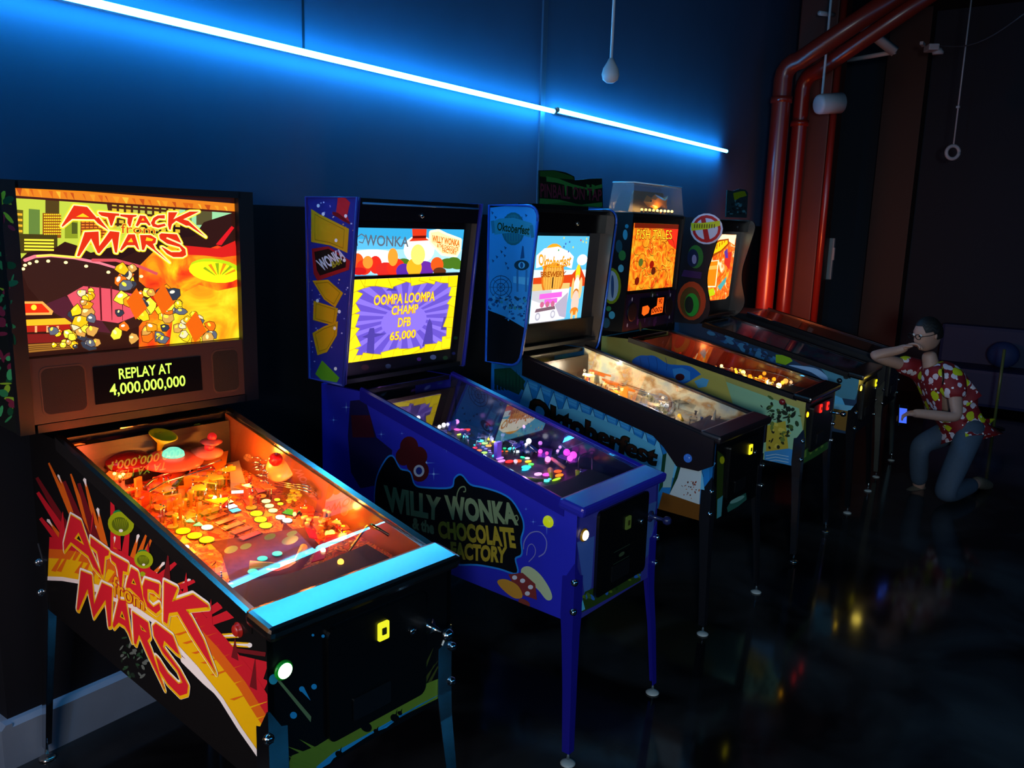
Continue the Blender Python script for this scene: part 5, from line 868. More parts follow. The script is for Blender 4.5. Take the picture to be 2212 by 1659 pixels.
A.L = 31; A.poly([N(.02, .78), N(.15, .86), (N(.4, .88)), N(.62, .82), N(.72, .76), N(.70, .62), N(.36, .70), N(.03, .64)], S('fff8e0', 1.5)); A.text('Oktoberfest', [N(.06, .80), N(.68, .79), N(.66, .66), N(.07, .68)], S('b04008', 1.0), .03, arc=-.25); A.text('Oktoberfest', [N(.06, .80), N(.68, .79), N(.66, .66), N(.07, .68)], S('ffa818', 1.25), arc=-.25)
A.text('BREWERY', [N(.12, .595), N(.60, .59), N(.58, .53), N(.14, .535)], S('a85008', 1.0), .03); A.stroke([N(.36, .52), N(.36, .40)], .012, S('50381c', .9), closed=False)
for k in range(12): A.ell(N(random.uniform(.4, .98), random.uniform(.82, .98)), .006, .006, S(random.choice(('d83048', '4060c0', '209060', 'f0e060')), 1), n=7)
A.poly([N(.0, .0), N(.66, .02), N(.70, .385), N(.0, .38)], S('e8e4ec', 1.15)); A.poly([N(.0, .28), N(.36, .18), N(.36, .38), N(.0, .38)], S('c8c8d0', 1.05)); A.poly([N(.44, .2), N(.68, .34), N(.68, .03), N(.55, .06)], S('b8b0c8', 1.0))
for st, q in (('BEST OF', [(.14, .34), (.56, .35), (.56, .29), (.14, .28)]), ('SHOW', [(.24, .275), (.48, .28), (.48, .225), (.24, .22)])): A.poly([N(*p) for p in q], S('e060d0', 1.2))
A.poly([N(.08, .13), N(.46, .15), N(.44, .19), N(.10, .17)], S('806070', .9)); 
for x, y, r in ((.14, .08, .022), (.42, .09, .022)): A.ell(N(x, y), r, r, S('b8b8c8', 1.0)); A.ell(N(x, y), r * .6, r * .6, S('e0e0e8', 1.1))
for x in (.2, .3, .4): A.ell(N(x, .215), .018, .016, S('d06890', 1.0))
for x, y, rx, ry, c in ((.84, .56, .022, .05, 'ffd020'), (.84, .50, .018, .02, 'ffc890'), (.84, .37, .032, .065, 'fff0d8'), (.84, .30, .030, .035, 'c07020'), (.84, .20, .036, .07, 'f8c0b0'), (.84, .10, .04, .022, 'f07818'), (.80, .03, .010, .035, 'ffc080'), (.89, .03, .010, .035, 'ffc080'), (.92, .38, .016, .06, 'ffc080'), (.76, .38, .012, .06, 'ffb868')): A.ell(N(x, y), rx, ry, S(c, 1.2))
A.build('display_screen', M.bb)
tp = thing('topper_sign', 'dark green wavy topper sign with lettering on the third machine', 'sign', (0, 0, 0), 0); tp.matrix_world = M.root.matrix_basis
TP = Plane(M.base, (0, 1.06, 0), (1, 0, 0), (0, 0, 1)); A = Art(TP)
A.tr = cfun(1040, 350, .2803); P = [(445, 65), (560, 62), (650, 80), (715, 110), (720, 140), (820, 130), (930, 125), (935, 390), (440, 372)]
Q = [TP.px(*A.tr(*p)) for p in P]; zb_ = min(q[1] for q in Q); Q = [(a, max(b, 1.937)) for a, b in Q]; A.prism(Q, mat('0c1810', .4), TP.to3, -.008, 0); TP.b = [(min(q[0] for q in Q), 1.938), (max(q[0] for q in Q), 1.938), (max(q[0] for q in Q), max(q[1] for q in Q)), (min(q[0] for q in Q), max(q[1] for q in Q))]
GG = mat('2c7838', .4); A.poly([(450, 70), (560, 66), (700, 110), (715, 135), (560, 125), (450, 110)], mat('1c5020', .4)); A.poly([(500, 110), (600, 130), (700, 170), (820, 200), (930, 170), (930, 200), (820, 215), (690, 190), (580, 160), (500, 150)], GG); A.poly([(450, 280), (600, 290), (760, 330), (930, 310), (930, 345), (760, 350), (560, 320), (440, 375)], GG); A.poly([(440, 330), (640, 310), (930, 350), (935, 392), (440, 375)], mat('205c28', .4))
for x in (650, 710, 820, 860): A.poly([(x - 12, 170), (x + 14, 180), (x + 3, 260), (x - 3, 260)], GG)
A.text('PINBALL ON TAP', [(455, 165), (925, 215), (925, 300), (455, 270)], mat('582438', .4), .02); A.build('sign_board', tp)
g = MB(); g.box((-.05, 1.10, 1.927), (.5, .09, .020), BLACK); g.build('sign_base', tp)
M3 = M

# ====================================================== 4: fishing machine
M = machine(4, 'pinball machine with pale green fish painted sides, chrome legs and a clear topper', (4.888, 1.271), -.0166, (.945, 1.172, .546, 1.113, .285),
            'a89c50', DARKSTEEL, mat('0c0c10', .25), CHROME, CHROME, inner_m=mat('6c2818', .2, spec=.8), rail_h=.03)
A = M.sa; A.tr = cfun(1050, 700, .2939)
A.poly([(1700, 400), (2300, 620), (2400, 1200), (1900, 1200), (1700, 700)], mat('90b890', .4)); A.poly([(1400, 240), (1750, 380), (1850, 700), (1700, 700), (1400, 400)], mat('b8a850', .4))
BF = mat('1868c8', .4); A.poly(smooth([(1080, 260), (1130, 232), (1180, 232), (1240, 235), (1330, 290), (1400, 300), (1500, 310), (1575, 365), (1560, 380), (1450, 440), (1380, 400), (1250, 380), (1150, 330), (1080, 290)]), BF); A.poly([(1370, 330), (1440, 320), (1500, 350), (1500, 410), (1450, 430), (1380, 390)], mat('3890e0', .4)); A.poly([(1530, 420), (1590, 395), (1638, 410), (1620, 460), (1560, 470)], mat('58a8d8', .4)); A.ell((1425, 390), 34, 26, mat('400c18', .4))
for x in (1130, 1190, 1250, 1320): A.stroke([(x, 245), (x + 10, 300), (x + 5, 340)], .003, mat('0c3880', .4), closed=False)
random.seed(5); A.tr = cfun(1480, 640, .3497)
for k in range(60): A.ell((random.gauss(600, 70), random.gauss(740, 45)), random.uniform(3, 24), random.uniform(2, 14), mat(random.choice(('203818', '485c20', '101808', '182410')), .4), random.uniform(0, 3), n=7)
A.poly([(500, 800), (620, 770), (640, 960), (500, 960)], mat('b8a030', .4)); 
for k in range(24): A.ell((random.uniform(510, 650), random.uniform(780, 950)), random.uniform(4, 18), random.uniform(4, 20), mat(random.choice(('283010', 'd0b848', '687830', '181c10')), .4), random.uniform(0, 3), n=7)
A.poly([(490, 960), (640, 940), (700, 960), (690, 1060), (490, 1030)], mat('3888c8', .4))
for k in range(3): A.stroke([(500, 985 + 18 * k), (560, 975 + 18 * k), (640, 990 + 18 * k)], .004, mat('a8c8e0', .4), closed=False)
A = M.fa; A.tr = cfun(1480, 640, .3497); A.poly([(700, 720), (748, 690), (745, 930), (705, 960)], mat('70781c', .4)); A.poly([(705, 970), (860, 870), (880, 860), (880, 950), (708, 1045)], mat('40702c', .4))
for k in range(4): A.poly([(730 + k * 35, 960 - k * 20), (750 + k * 35, 945 - k * 20), (748 + k * 35, 990 - k * 20), (734 + k * 35, 1000 - k * 20)], mat('88a840', .4))
finish(M); coin_door(M, -.16, .22, slot=[(-.039, .845), (.098, .838)], slot_c='ff2018', e=1.8, n=2)
lit_button(M, -.262, .845, 'ffb010', 5, .015, '603008'); flip_button(M, .13, .90, '781018'); plunger(M, .235, .775)
pf = playfield(M, ramp_mat([(.3, '38100c'), (.5, '803018'), (.65, 'a86020')], (12, 12, 10), rough=.3), '0c0c10')
for loc, p, c in (((-.15, 1.0, 1.07), 1.6, (1, .16, .04)), ((.05, .95, 1.05), .8, (1, .2, .05)), ((-.12, .42, 1.0), .7, (1, .5, .12)), ((-.08, .62, 1.02), .5, (1, .4, .08))): point('playfield_lamp', loc, p * 1.25, c, .008, M.root)
Tg = cfun(1360, 690, .20796)
for x, y, h, c, e, r in ((1180, 550, .05, 'ffd860', 7, .014), (1445, 650, .04, 'fff0a0', 8, .014), (1550, 685, .03, 'ffe880', 9, .016), (955, 482, .06, 'ffe890', 4, .010), (1110, 545, .05, 'ffa020', 4, .010), (1060, 515, .05, 'ffa018', 3, .010), (1100, 518, .06, 'ffb030', 3, .008), (1310, 620, .04, 'ffb020', 4, .012), (1360, 600, .05, 'ff9810', 2.5, .012), (1250, 590, .05, 'ff9010', 2.5, .012), (1400, 560, .06, 'ffa020', 1.8, .012), (1500, 620, .05, 'ff9810', 2.5, .012), (1620, 640, .04, 'ffb048', 2.0, .016), (1680, 650, .03, 'ffc888', 1.6, .012), (1530, 520, .07, 'e88010', 1.2, .010), (200, 225, .06, 'ffa018', 3, .016), (530, 270, .06, 'ff5018', 1.8, .014), (620, 380, .03, 'ffb060', 2, .006), (1480, 660, .03, 'ffb030', 3, .010), (1210, 580, .04, 'ffc040', 3, .008), (1270, 600, .04, 'ffc040', 3, .008), (1590, 655, .03, 'ffb030', 3, .012), (1150, 530, .05, 'ffb838', 3, .007)): bulb(M, pf, *Tg(x, y), h, c, e, r)
for pts in ([(1000, 510, .05), (1200, 520, .06), (1400, 540, .06), (1600, 590, .06), (1700, 640, .05)], [(1640, 690, .02), (1720, 670, .04), (1760, 630, .05), (1700, 560, .05)], [(940, 490, .05), (1160, 560, .05), (1420, 640, .04), (1560, 700, .03)]): wire(M, pf, [(*Tg(x, y), h) for x, y, h in pts], .004)
random.seed(51); clutter(M, pf, 30, (-.24, .3, .1, .75), ('e89020', 'ffb838', 'c86010', 'f0a848'), .06); clutter(M, pf, 20, (-.24, .75, .22, 1.05), ('a02818', '702010', 'c84820'), .08)
head(M, .36, 1.20, 1.915, 1.09, 1.125, None, '0c0e14'); A = M.ha; M.hs.b = [(-1.125, 1.20), (-1.09, 1.915), (-1.285, 1.915), (-1.285, 1.20)]; A.tr = cfun(1040, 350, .2803)
for x, y, rx, ry, c in ((1120, 495, 14, 16, '2888a8'), (1108, 560, 18, 40, '3898b8'), (1060, 650, 26, 50, '184858'), (1085, 720, 28, 40, '307838'), (1075, 820, 22, 30, '58b0c8'), (1000, 955, 76, 140, '789010'), (1000, 955, 56, 118, '98b0c8'), (1010, 960, 12, 90, '284878'), (1005, 1180, 24, 30, '48a8c8'), (960, 1240, 30, 40, '285868'), (980, 1130, 20, 20, '308050')): A.ell((x, y), rx, ry, mat(c, .4))
head_done(M); F = M.face
g = MB(); g.prism([(-.343, 1.205), (.343, 1.205), (.343, 1.912), (-.343, 1.912)], mat('0a080c', .3), F.to3, -.06, -.014); g.build('backbox_frame', M.bb)
x0, x1, z0_, z1_ = -.315, .290, 1.452, 1.862
FD = Plane(M.base, F.to3(0, 0, -.008), F.u, F.v, [(x0, z0_), (x1, z0_), (x1, z1_), (x0, z1_)]); A = Art(FD, px=False); om = ramp_mat([(.30, 'd83808'), (.42, 'ff7010'), (.55, 'ff9818'), (.70, 'ffb828')], (11, 1, 11), emit=1.15, dist=2.0)
A.prism(FD.b, om, FD.to3, -.005, 0); N = lambda x, y: (x0 + x * (x1 - x0), z0_ + y * (z1_ - z0_)); A.poly([N(.8, .7), N(1, .6), N(1, 1), N(.6, 1)], S('f03018', 1.0)); A.poly([N(0, .93), N(1, .93), N(1, 1), N(0, 1)], S('781c08', .8))
random.seed(12)
for k in range(70): A.stroke([N(random.uniform(.05, .95), random.uniform(.05, .75)) for _ in range(1)] + [N(random.uniform(.05, .95), random.uniform(.05, .75))], .0001, S('a83808', .9), closed=False) if 0 else None
for k in range(44):
    cx_, cy_ = random.uniform(.08, .9), random.uniform(.08, .76); r1 = random.uniform(.05, .13); a0 = random.uniform(0, 6); A.stroke([N(cx_ + r1 * math.cos(a0 + t * .5), cy_ + r1 * 1.3 * math.sin(a0 + t * .5)) for t in range(random.randint(4, 9))], .004, S(random.choice(('a83808', '702408', 'ffd040', '586018')), .95), closed=False)
for x, y, c in ((.45, .38, 'a81808'), (.2, .42, '607028'), (.16, .14, '801808'), (.5, .28, '602010')): A.ell(N(x, y), .03, .025, S(c, .8))
A.text('FISH TALES', [N(.06, .91), N(.84, .91), N(.86, .77), N(.05, .77)], S('a02808', .9), .05); A.text('FISH TALES', [N(.06, .91), N(.84, .91), N(.86, .77), N(.05, .77)], S('ffc828', 1.25)); A.build('backglass', M.bb)
g = MB(); g.prism([(-.343, 1.21), (.343, 1.21), (.343, 1.43), (-.343, 1.43)], mat('181030', .35), F.to3, -.012, .0); sp = g.build('speaker_panel', M.bb)
SP = Plane(M.base, F.to3(0, 0, .0005), F.u, F.v); A = Art(SP, px=False)
for k in range(40): A.ell((random.uniform(-.33, .33), random.uniform(1.215, 1.425)), random.uniform(.01, .04), random.uniform(.005, .02), mat(random.choice(('281850', '182048', '301c58', '1c3828', '402c70')), .4), random.uniform(0, 3), n=8)
for x, y in ((-.3, 1.24), (.28, 1.25), (.0, 1.41), (-.27, 1.40), (.26, 1.40)): A.ell((x, y), .008, .012, mat('a8c8e0', .4))
A.build('speaker_panel_artwork', sp)
for x in (-.26, .25): g = MB(); g.lathe(F.to3(x, 1.32, .001), [(.06, 0), (.06, .004), (.05, .006), (.02, .003)], mat('181014', .5), 20, axis=(0, -1, 0)); g.build('speaker_grille', sp)
g = MB(); g.prism([(-.17, 1.27), (.19, 1.27), (.19, 1.40), (-.17, 1.40)], mat('08080a', .2), F.to3, .001, .004); d = g.build('dot_matrix_display', sp); A = Art(Plane(M.base, F.to3(0, 0, .0045), F.u, F.v), px=False); O = E('ff5810', 1.6)
A.poly([(-.13, 1.345), (-.06, 1.35), (-.03, 1.33), (-.04, 1.30), (-.10, 1.285), (-.13, 1.30)], O); A.poly([(.07, 1.34), (.07, 1.39), (.16, 1.39), (.16, 1.29), (.0, 1.285), (.0, 1.32), (.05, 1.335)], O); A.text('90', [(.09, 1.385), (.14, 1.385), (.14, 1.35), (.09, 1.35)], mat('200800'), .02); A.text('0002', [(.01, 1.325), (.15, 1.33), (.15, 1.30), (.01, 1.295)], mat('301000'), .02); A.build('display_text', d)
# topper: lit fish under a clear cover
tp = thing('lit_fish_topper', 'clear plastic topper box holding a glowing orange fish over a row of bulbs', 'topper', (0, 0, 0)); tp.matrix_world = M.root.matrix_basis
g = MB(); z0t, z1t = 1.918, 2.10
B = [(-.355, 1.10), (.355, 1.10), (.355, 1.27), (-.355, 1.27)]; Tt = [(-.325, 1.115), (.325, 1.115), (.325, 1.26), (-.325, 1.26)]
def shell(B, T, z0, z1, th, m):
    g = MB(); ci = lambda P, k: [(x * k, 1.185 + (y - 1.185) * k) for x, y in P]; vs = [(x, y, z0) for x, y in B] + [(x, y, z1) for x, y in T] + [(x, y, z0) for x, y in ci(B, 1 - th)] + [(x, y, z1 - .004) for x, y in ci(T, 1 - th)]
    fs = [[k, (k + 1) % 4, 4 + (k + 1) % 4, 4 + k] for k in range(4)] + [[4, 5, 6, 7]] + [[8 + k, 12 + k, 12 + (k + 1) % 4, 8 + (k + 1) % 4] for k in range(4)] + [[15, 14, 13, 12]] + [[k, 8 + k, 8 + (k + 1) % 4, (k + 1) % 4] for k in range(4)]
    g.add(vs, fs, m); return g
shell(B, Tt, z0t, z1t, .02, PLEXI).build('clear_cover', tp); g = MB(); g.tube([(x, y, z1t) for x, y in Tt + Tt[:1]], .004, mat('d8f0ff', .15), 8); g.build('cover_edge', tp)
g = MB(); g.box((0, 1.185, 1.921), (.70, .165, .006), mat('241408', .4)); g.build('topper_base', tp)
g = MB(); g.prism([(-.20, 1.93), (.27, 1.93), (.27, 2.06), (-.14, 2.06)], mat('5c4418', .4), lambda a, b, t: (a, t, b), 1.215, 1.222); g.build('backdrop', tp)
fish = [(-.10, 1.995), (-.06, 2.035), (.0, 2.02), (.05, 2.045), (.12, 2.035), (.19, 2.02), (.235, 2.045), (.225, 1.99), (.24, 1.955), (.17, 1.975), (.10, 1.955), (.06, 1.945), (.03, 1.96), (-.04, 1.965)]
g = MB(); cxf, cyf = .07, 1.99; n = len(fish); vs = [(x, 1.165, z) for x, z in fish] + [(cxf + (x - cxf) * .7, 1.145, cyf + (z - cyf) * .6) for x, z in fish] + [(cxf + (x - cxf) * .7, 1.185, cyf + (z - cyf) * .6) for x, z in fish]
fs = [[k, (k + 1) % n, n + (k + 1) % n, n + k] for k in range(n)] + [[k, 2 * n + k, 2 * n + (k + 1) % n, (k + 1) % n] for k in range(n)] + [list(range(n, 2 * n)), list(range(3 * n - 1, 2 * n - 1, -1))]
g.add(vs, fs, mat('c07818', .3)); g.ball((-.04, 1.142, 2.0), .006, mat('100804', .2)); g.build('fish', tp)
for k in range(9): g = MB(); bx = -.19 + k * .052; g.ball((bx, 1.125, 1.943), .009, E('ffc868', 6 if k > 3 else 3)); g.lathe((bx, 1.125, 1.924), [(.008, 0), (.008, .012)], mat('503010', .4), 8); g.build('bulb', tp)
point('topper_lamp', (.05, 1.13, 1.95), 1.0, (1, .5, .12), .03, tp)
M4 = M

# ====================================================== 5: farthest full machine
M = machine(5, 'pinball machine with a glowing orange curved backglass and round sign cheeks, beside the red pipes', (5.958, 1.254), .0123, (.932, 1.189, .531, 1.092, .283),
            '1c3c5c', mat('101014', .3), mat('0c0c10', .3), mat('16181e', .25, .6), CHROME, foot_m=mat('b0b4b0', .35), inner_m=ramp_mat([(.35, '101828'), (.5, '383048'), (.62, '184050'), (.7, '604848')], (1, 9, 14), rough=.15))
A = M.sa; A.tr = cfun(1480, 640, .3497); random.seed(2)
for k in range(70):
    t = random.random(); A.ell((150 + t * 420, 200 + t * 190 + random.uniform(-5, 40)), random.uniform(8, 34), random.uniform(4, 16), mat(random.choice(('1c5088', '2c70a8', '183058', '3880b0', '102840')), .4), random.uniform(0, 1), n=8)
A.poly([(560, 360), (640, 365), (665, 400), (620, 425), (560, 410)], mat('88b810', .4)); A.poly([(640, 375), (740, 370), (800, 420), (730, 430)], mat('402028', .4)); A.poly(smooth([(640, 425), (720, 430), (820, 450), (890, 510), (860, 520), (780, 470), (700, 445)]), mat('90b8e0', .4)); A.poly([(820, 420), (1100, 500), (1050, 640), (900, 620), (880, 500)], mat('48889c', .4)); A.ell((995, 498), 18, 14, mat('101010', .4))
A.poly([(900, 600), (970, 630), (1000, 700), (960, 700), (900, 650)], mat('58b8e8', .4)); A.poly([(900, 660), (1060, 680), (1070, 720), (1030, 715), (900, 690)], mat('70b8d8', .4)); A.poly([(900, 690), (1010, 710), (1000, 835), (920, 815)], mat('7c5818', .4)); A.ell((915, 740), 16, 34, mat('203020', .4))
finish(M); coin_door(M, -.13, .245, slot=(.20, .815), slot_c='f0e018', e=1.6); lit_button(M, -.235, .838, 'ffd030', 7, .017, '806010'); flip_button(M, .12, .88, '101418')
point('added_button_glow', (-.02, -.10, .85), .25, (1, .75, .1), .03, M.root)  # added light hanging before the panel, spreads the yellow button glow
pf = playfield(M, ramp_mat([(.3, '141820'), (.5, '2c2c38'), (.65, '404850')], (12, 12, 10), rough=.3), '0c0c10'); point('playfield_lamp', (-.18, 1.02, 1.09), .5, (.8, .8, 1), .02, M.root)
for x, y, h, c, e, r in ((880, 25, .05, 'd8d0ff', 5, .016), (930, 30, .05, 'd8e0c0', 2, .02), (1000, 40, .04, '90a070', .8, .03), (1880, 330, .02, '3080c0', .8, .012)): bulb(M, pf, *Tg(x, y), h, c, e, r)
random.seed(61); clutter(M, pf, 30, (-.24, .25, .24, 1.05), ('504858', '386078', '705848', '404858', '806868'), .06)
ck = rnd([(.965, 1.915), (1.285, 1.915), (1.285, 1.17), (1.10, 1.17), (1.00, 1.25), (1.07, 1.50)], [.09, 0, 0, .03, .09, .10], 6)
head(M, .36, 1.20, 1.905, 1.02, 1.08, None, '16141c', poly=ck, inner=True); A = M.ha; A.tr = cfun(1040, 350, .2803)
A.ell((1735, 515), 126, 120, mat('c8c8d8', .4)); A.stroke([(1735 + 100 * math.cos(k * .393), 515 + 95 * math.sin(k * .393)) for k in range(16)], .020, mat('c01818', .4)); A.poly([(1690, 430), (1725, 430), (1760, 600), (1720, 610)], mat('b81818', .4)); A.poly([(1615, 470), (1700, 470), (1838, 452), (1840, 490), (1750, 515), (1618, 530)], mat('d0d010', .4)); random.seed(1)
for k in range(9): A.poly([(1640 + k * 19, 480), (1648 + k * 19, 478), (1646 + k * 19, 510), (1638 + k * 19, 508)], mat('584808', .4))
A.ell((1650, 730), 60, 90, mat('287028', .4)); A.ell((1630, 740), 44, 70, mat('101c40', .4)); A.ell((1640, 750), 18, 36, mat('8888b0', .4)); A.poly([(1560, 830), (1700, 850), (1690, 900), (1540, 880)], mat('381c50', .4)); A.ell((1620, 1070), 110, 150, mat('b04018', .4)); A.ell((1610, 1080), 80, 118, mat('584018', .4)); A.ell((1620, 1100), 56, 90, mat('20a030', .4)); A.ell((1600, 1100), 34, 66, mat('14241c', .4))
head_done(M); F = M.face
g = MB(); g.prism([(-.343, 1.205), (.343, 1.205), (.343, 1.90), (-.343, 1.90)], mat('0c0a0c', .3), F.to3, -.10, -.06); g.build('backbox_frame', M.bb); g = MB(); g.prism([(-.343, 1.83), (.343, 1.83), (.343, 1.90), (-.343, 1.90)], BLACK, F.to3, -.06, -.01); g.lathe(F.to3(.1, 1.865, -.009), [(.012, 0), (.008, .004)], CHROME, 12, axis=(0, -1, 0)); g.build('top_bar', M.bb)
FD = Plane(M.base, F.to3(0, 0, -.055), F.u, F.v); A = Art(FD); A.tr = cfun(1040, 350, .2803)
P = [(1850, 556), (1965, 560), (1940, 780), (1905, 1030), (1880, 1055), (1735, 1072), (1705, 1030), (1690, 920), (1715, 780), (1750, 680), (1790, 610)]; A.L = 0
A.poly(P, ramp_mat([(.3, 'f8f0c0'), (.42, 'ff9018'), (.55, 'f04810'), (.7, 'ffc030')], (9, 1, 9), emit=1.15, dist=1.5)); FD.b = None
A.poly([(1855, 558), (1962, 562), (1950, 640), (1890, 600), (1800, 640)], S('f0f0c0', 1.2)); A.poly([(1730, 740), (1760, 650), (1830, 600), (1905, 590), (1910, 630), (1850, 690), (1760, 745)], S('b04808', 1.0)); A.poly([(1742, 730), (1768, 660), (1835, 612), (1896, 602), (1898, 626), (1845, 680)], S('ffc010', 1.3))
for k in range(6): A.poly([(1768 + k * 20, 705 - k * 16), (1776 + k * 20, 698 - k * 16), (1780 + k * 20, 650 - k * 10), (1772 + k * 20, 655 - k * 10)], S('c85c08', 1.0))
A.poly([(1880, 700), (1930, 690), (1910, 830), (1870, 780)], S('e03020', 1.0)); A.poly([(1820, 960), (1890, 880), (1880, 930), (1840, 990)], S('50b0b0', 1.0)); A.poly([(1710, 1000), (1790, 970), (1800, 1020), (1730, 1050)], S('c0d010', 1.1)); A.poly([(1870, 690), (1895, 665), (1900, 740), (1880, 740)], S('6038a0', 1.0))
A.poly([(1718, 765), (1830, 755), (1805, 965), (1700, 965)], S('fff0c0', 1.2)); A.poly([(1722, 772), (1822, 762), (1800, 955), (1705, 955)], S('f08810', 1.1)); A.poly([(1722, 805), (1818, 795), (1815, 825), (1719, 832)], S('ffb048', 1.2)); A.build('display_screen', M.bb)
tp = thing('topper_sign', 'small clear topper with yellow green flag on the farthest lit machine', 'sign', (0, 0, 0)); tp.matrix_world = M.root.matrix_basis
TP = Plane(M.base, (0, 1.10, 0), (1, 0, 0), (0, 0, 1)); A = Art(TP); A.tr = cfun(1040, 350, .2803)
A.L = 0; Q = [TP.px(*A.tr(*p)) for p in [(1895, 215), (1940, 225), (1990, 208), (2035, 212), (2055, 240), (2045, 430), (1885, 425)]]; Q = [(a, max(b, 1.912)) for a, b in Q]; A.prism(Q, mat('204850', .3), TP.to3, -.008, 0)
A.poly([(1940, 240), (2000, 225), (2030, 225), (2045, 260), (1990, 275), (1950, 300)], mat('98b810', .4)); 
for k in range(30): A.ell((random.uniform(1900, 2040), random.uniform(300, 400)), random.uniform(4, 16), random.uniform(4, 12), mat(random.choice(('4088a0', '184048', '60a8b8', '103038')), .4), n=7)
A.build('sign_board', tp)
M5 = M
# ====================================================== 6: unlit machine beyond, mostly hidden by the person
M = machine(6, 'unlit dark machine cabinet at the end of the row, partly hidden by the kneeling person', (6.98, 1.30), .02, (.93, 1.185, .531, 1.09, .28), '14161c', DARKSTEEL, mat('1c2028', .3), mat('8c9088', .25, 1), CHROME, foot_m=mat('b0b4b0', .35))
finish(M); coin_door(M, slot_c='303008', e=.1); pf = playfield(M, mat('14141c', .3)); M6 = M


# ------------------------------------------------------------------ kneeling person
def skin(name, pts, edges, rad, m, lvl=2, parent=None, root=0):
    me = bpy.data.meshes.new(name); me.from_pydata([tuple(p) for p in pts], edges, []); o = bpy.data.objects.new(name, me); C.objects.link(o)
    o.modifiers.new('s', 'SKIN'); sv = me.skin_vertices[0].data
    for i, r in enumerate(rad): sv[i].radius = (r, r) if not isinstance(r, tuple) else r; sv[i].use_root = (i == root)
    sd = o.modifiers.new('d', 'SUBSURF'); sd.levels = lvl; sd.render_levels = lvl
    dg = bpy.context.evaluated_depsgraph_get(); dg.update(); m2 = bpy.data.meshes.new_from_object(o.evaluated_get(dg)); bpy.data.objects.remove(o)
    for p in m2.polygons: p.use_smooth = True
    m2.materials.clear(); m2.materials.append(m); o = bpy.data.objects.new(name, m2); C.objects.link(o); o.parent = parent; return o
P0 = wplane(2036, 1088, 2, 0); D0 = (P0 - Vector((0, 0, CAM_H))).dot(F_)
per = thing('person', 'person in a red and yellow floral shirt kneeling, hand to mouth, wearing glasses', 'person', (P0.x, P0.y, 0))
def J(u, v, dd=0.0): return wpt(u, v, D0 + dd) - Vector((P0.x, P0.y, 0))
SKIN = mat('b08878', .5, noise=.1, nscale=20); JEAN = mat('3c4c60', .75, noise=.2, nscale=60, bump=.3); HAIR = mat('14100e', .6, bump=.5, nscale=200)
hip = J(2085, 915, .10); chest = J(2030, 835, .08); neck = J(2008, 775, .08); head_c = J(2003, 722, .06)
shN = J(2058, 806, -.10); shF = J(1992, 800, .26); elN = J(2068, 903, -.20); wrN = J(1985, 893, -.18); haN = J(1968, 893, -.18)
elF = J(1882, 768, .14); wrF = J(1945, 756, .10); haF = J(1962, 748, .07)
kN = J(2036, 1072, -.06); anN = J(2112, 1042, .28); toN = J(2135, 1048, .42)
kF = J(1985, 962, .16); anF = J(1985, 1058, .36); toF = J(1955, 1072, .28)
hipN = J(2098, 930, -.02); hipF = J(2070, 925, .24)
pts = [hip, chest, neck, J(2006, 758, .07), shN, elN, wrN, haN, shF, elF, wrF, haF, hipN, kN, anN, hipF, kF, anF, (hip + chest) / 2]
ed = [(0, 18), (18, 1), (1, 2), (2, 3), (1, 4), (4, 5), (5, 6), (6, 7), (1, 8), (8, 9), (9, 10), (10, 11), (0, 12), (12, 13), (13, 14), (0, 15), (15, 16), (16, 17)]
rad = [.09, .105, .055, .052, .050, .043, .032, .030, .050, .042, .032, .030, .080, .055, .045, .080, .055, .045, .10]
body = skin('body', pts, ed, rad, SKIN, 2, per)
def head_geo():
    bm = bmesh.new(); bmesh.ops.create_uvsphere(bm, u_segments=28, v_segments=20, radius=1)
    fwd = Vector((J(1960, 742, .02) - J(2003, 722, .06)).normalized()); fwd = Vector((fwd.x, fwd.y, fwd.z * .6)).normalized(); up = Vector((0, 0, 1)); sd = fwd.cross(up).normalized(); up = sd.cross(fwd).normalized()
    for v in bm.verts:
        x, y, z = v.co; f = x * .098; s_ = y * .075; u = z * .118
        if z < 0: f += .012 * -z if x > 0 else .02 * z; s_ *= 1 + .22 * z
        if x > .55:                                   # features of the face
            f += .022 * math.exp(-((y / .16) ** 2 + ((z + .12) / .18) ** 2)); f += .010 * math.exp(-((y / .35) ** 2 + ((z + .42) / .10) ** 2)); f += .010 * math.exp(-((y / .4) ** 2 + ((z + .85) / .16) ** 2))
            for q in (-.35, .35): f -= .010 * math.exp(-(((y - q) / .18) ** 2 + ((z - .08) / .12) ** 2))
            f += .006 * math.exp(-((z - .25) / .1) ** 2)
        v.co = head_c + fwd * f + sd * s_ + up * u
    me = bpy.data.meshes.new('head'); bm.to_mesh(me); bm.free(); 
    for p in me.polygons: p.use_smooth = True
    me.materials.append(SKIN); o = bpy.data.objects.new('head', me); C.objects.link(o); o.parent = per; return fwd, sd, up
fw, sd_, up = head_geo(); H = lambda f, s, u: head_c + fw * f + sd_ * s + up * u
g = MB()
def capsh(fn, r=(.108, .085, .126)):
    vs = []; fs = []; nu, nv = 24, 12
    for j in range(nv + 1):
        for i in range(nu):
            t = 2 * math.pi * i / nu; lim = -.25 if math.cos(t) < .2 else .62 if math.cos(t) > .75 else .25; ph = math.pi / 2 - (math.pi / 2 - math.asin(lim)) * j / nv
            k = 1 + .03 * math.sin(i * 5.1 + j * 3.3); vs.append(H(-.008 + math.cos(t) * math.cos(ph) * r[0] * k, math.sin(t) * math.cos(ph) * r[1] * k, math.sin(ph) * r[2]))
    for j in range(nv):
        for i in range(nu): fs.append([j * nu + i, j * nu + (i + 1) % nu, (j + 1) * nu + (i + 1) % nu, (j + 1) * nu + i])
    g.add(vs, fs, HAIR, True)
capsh(0); g.build('hair', per)
g = MB()
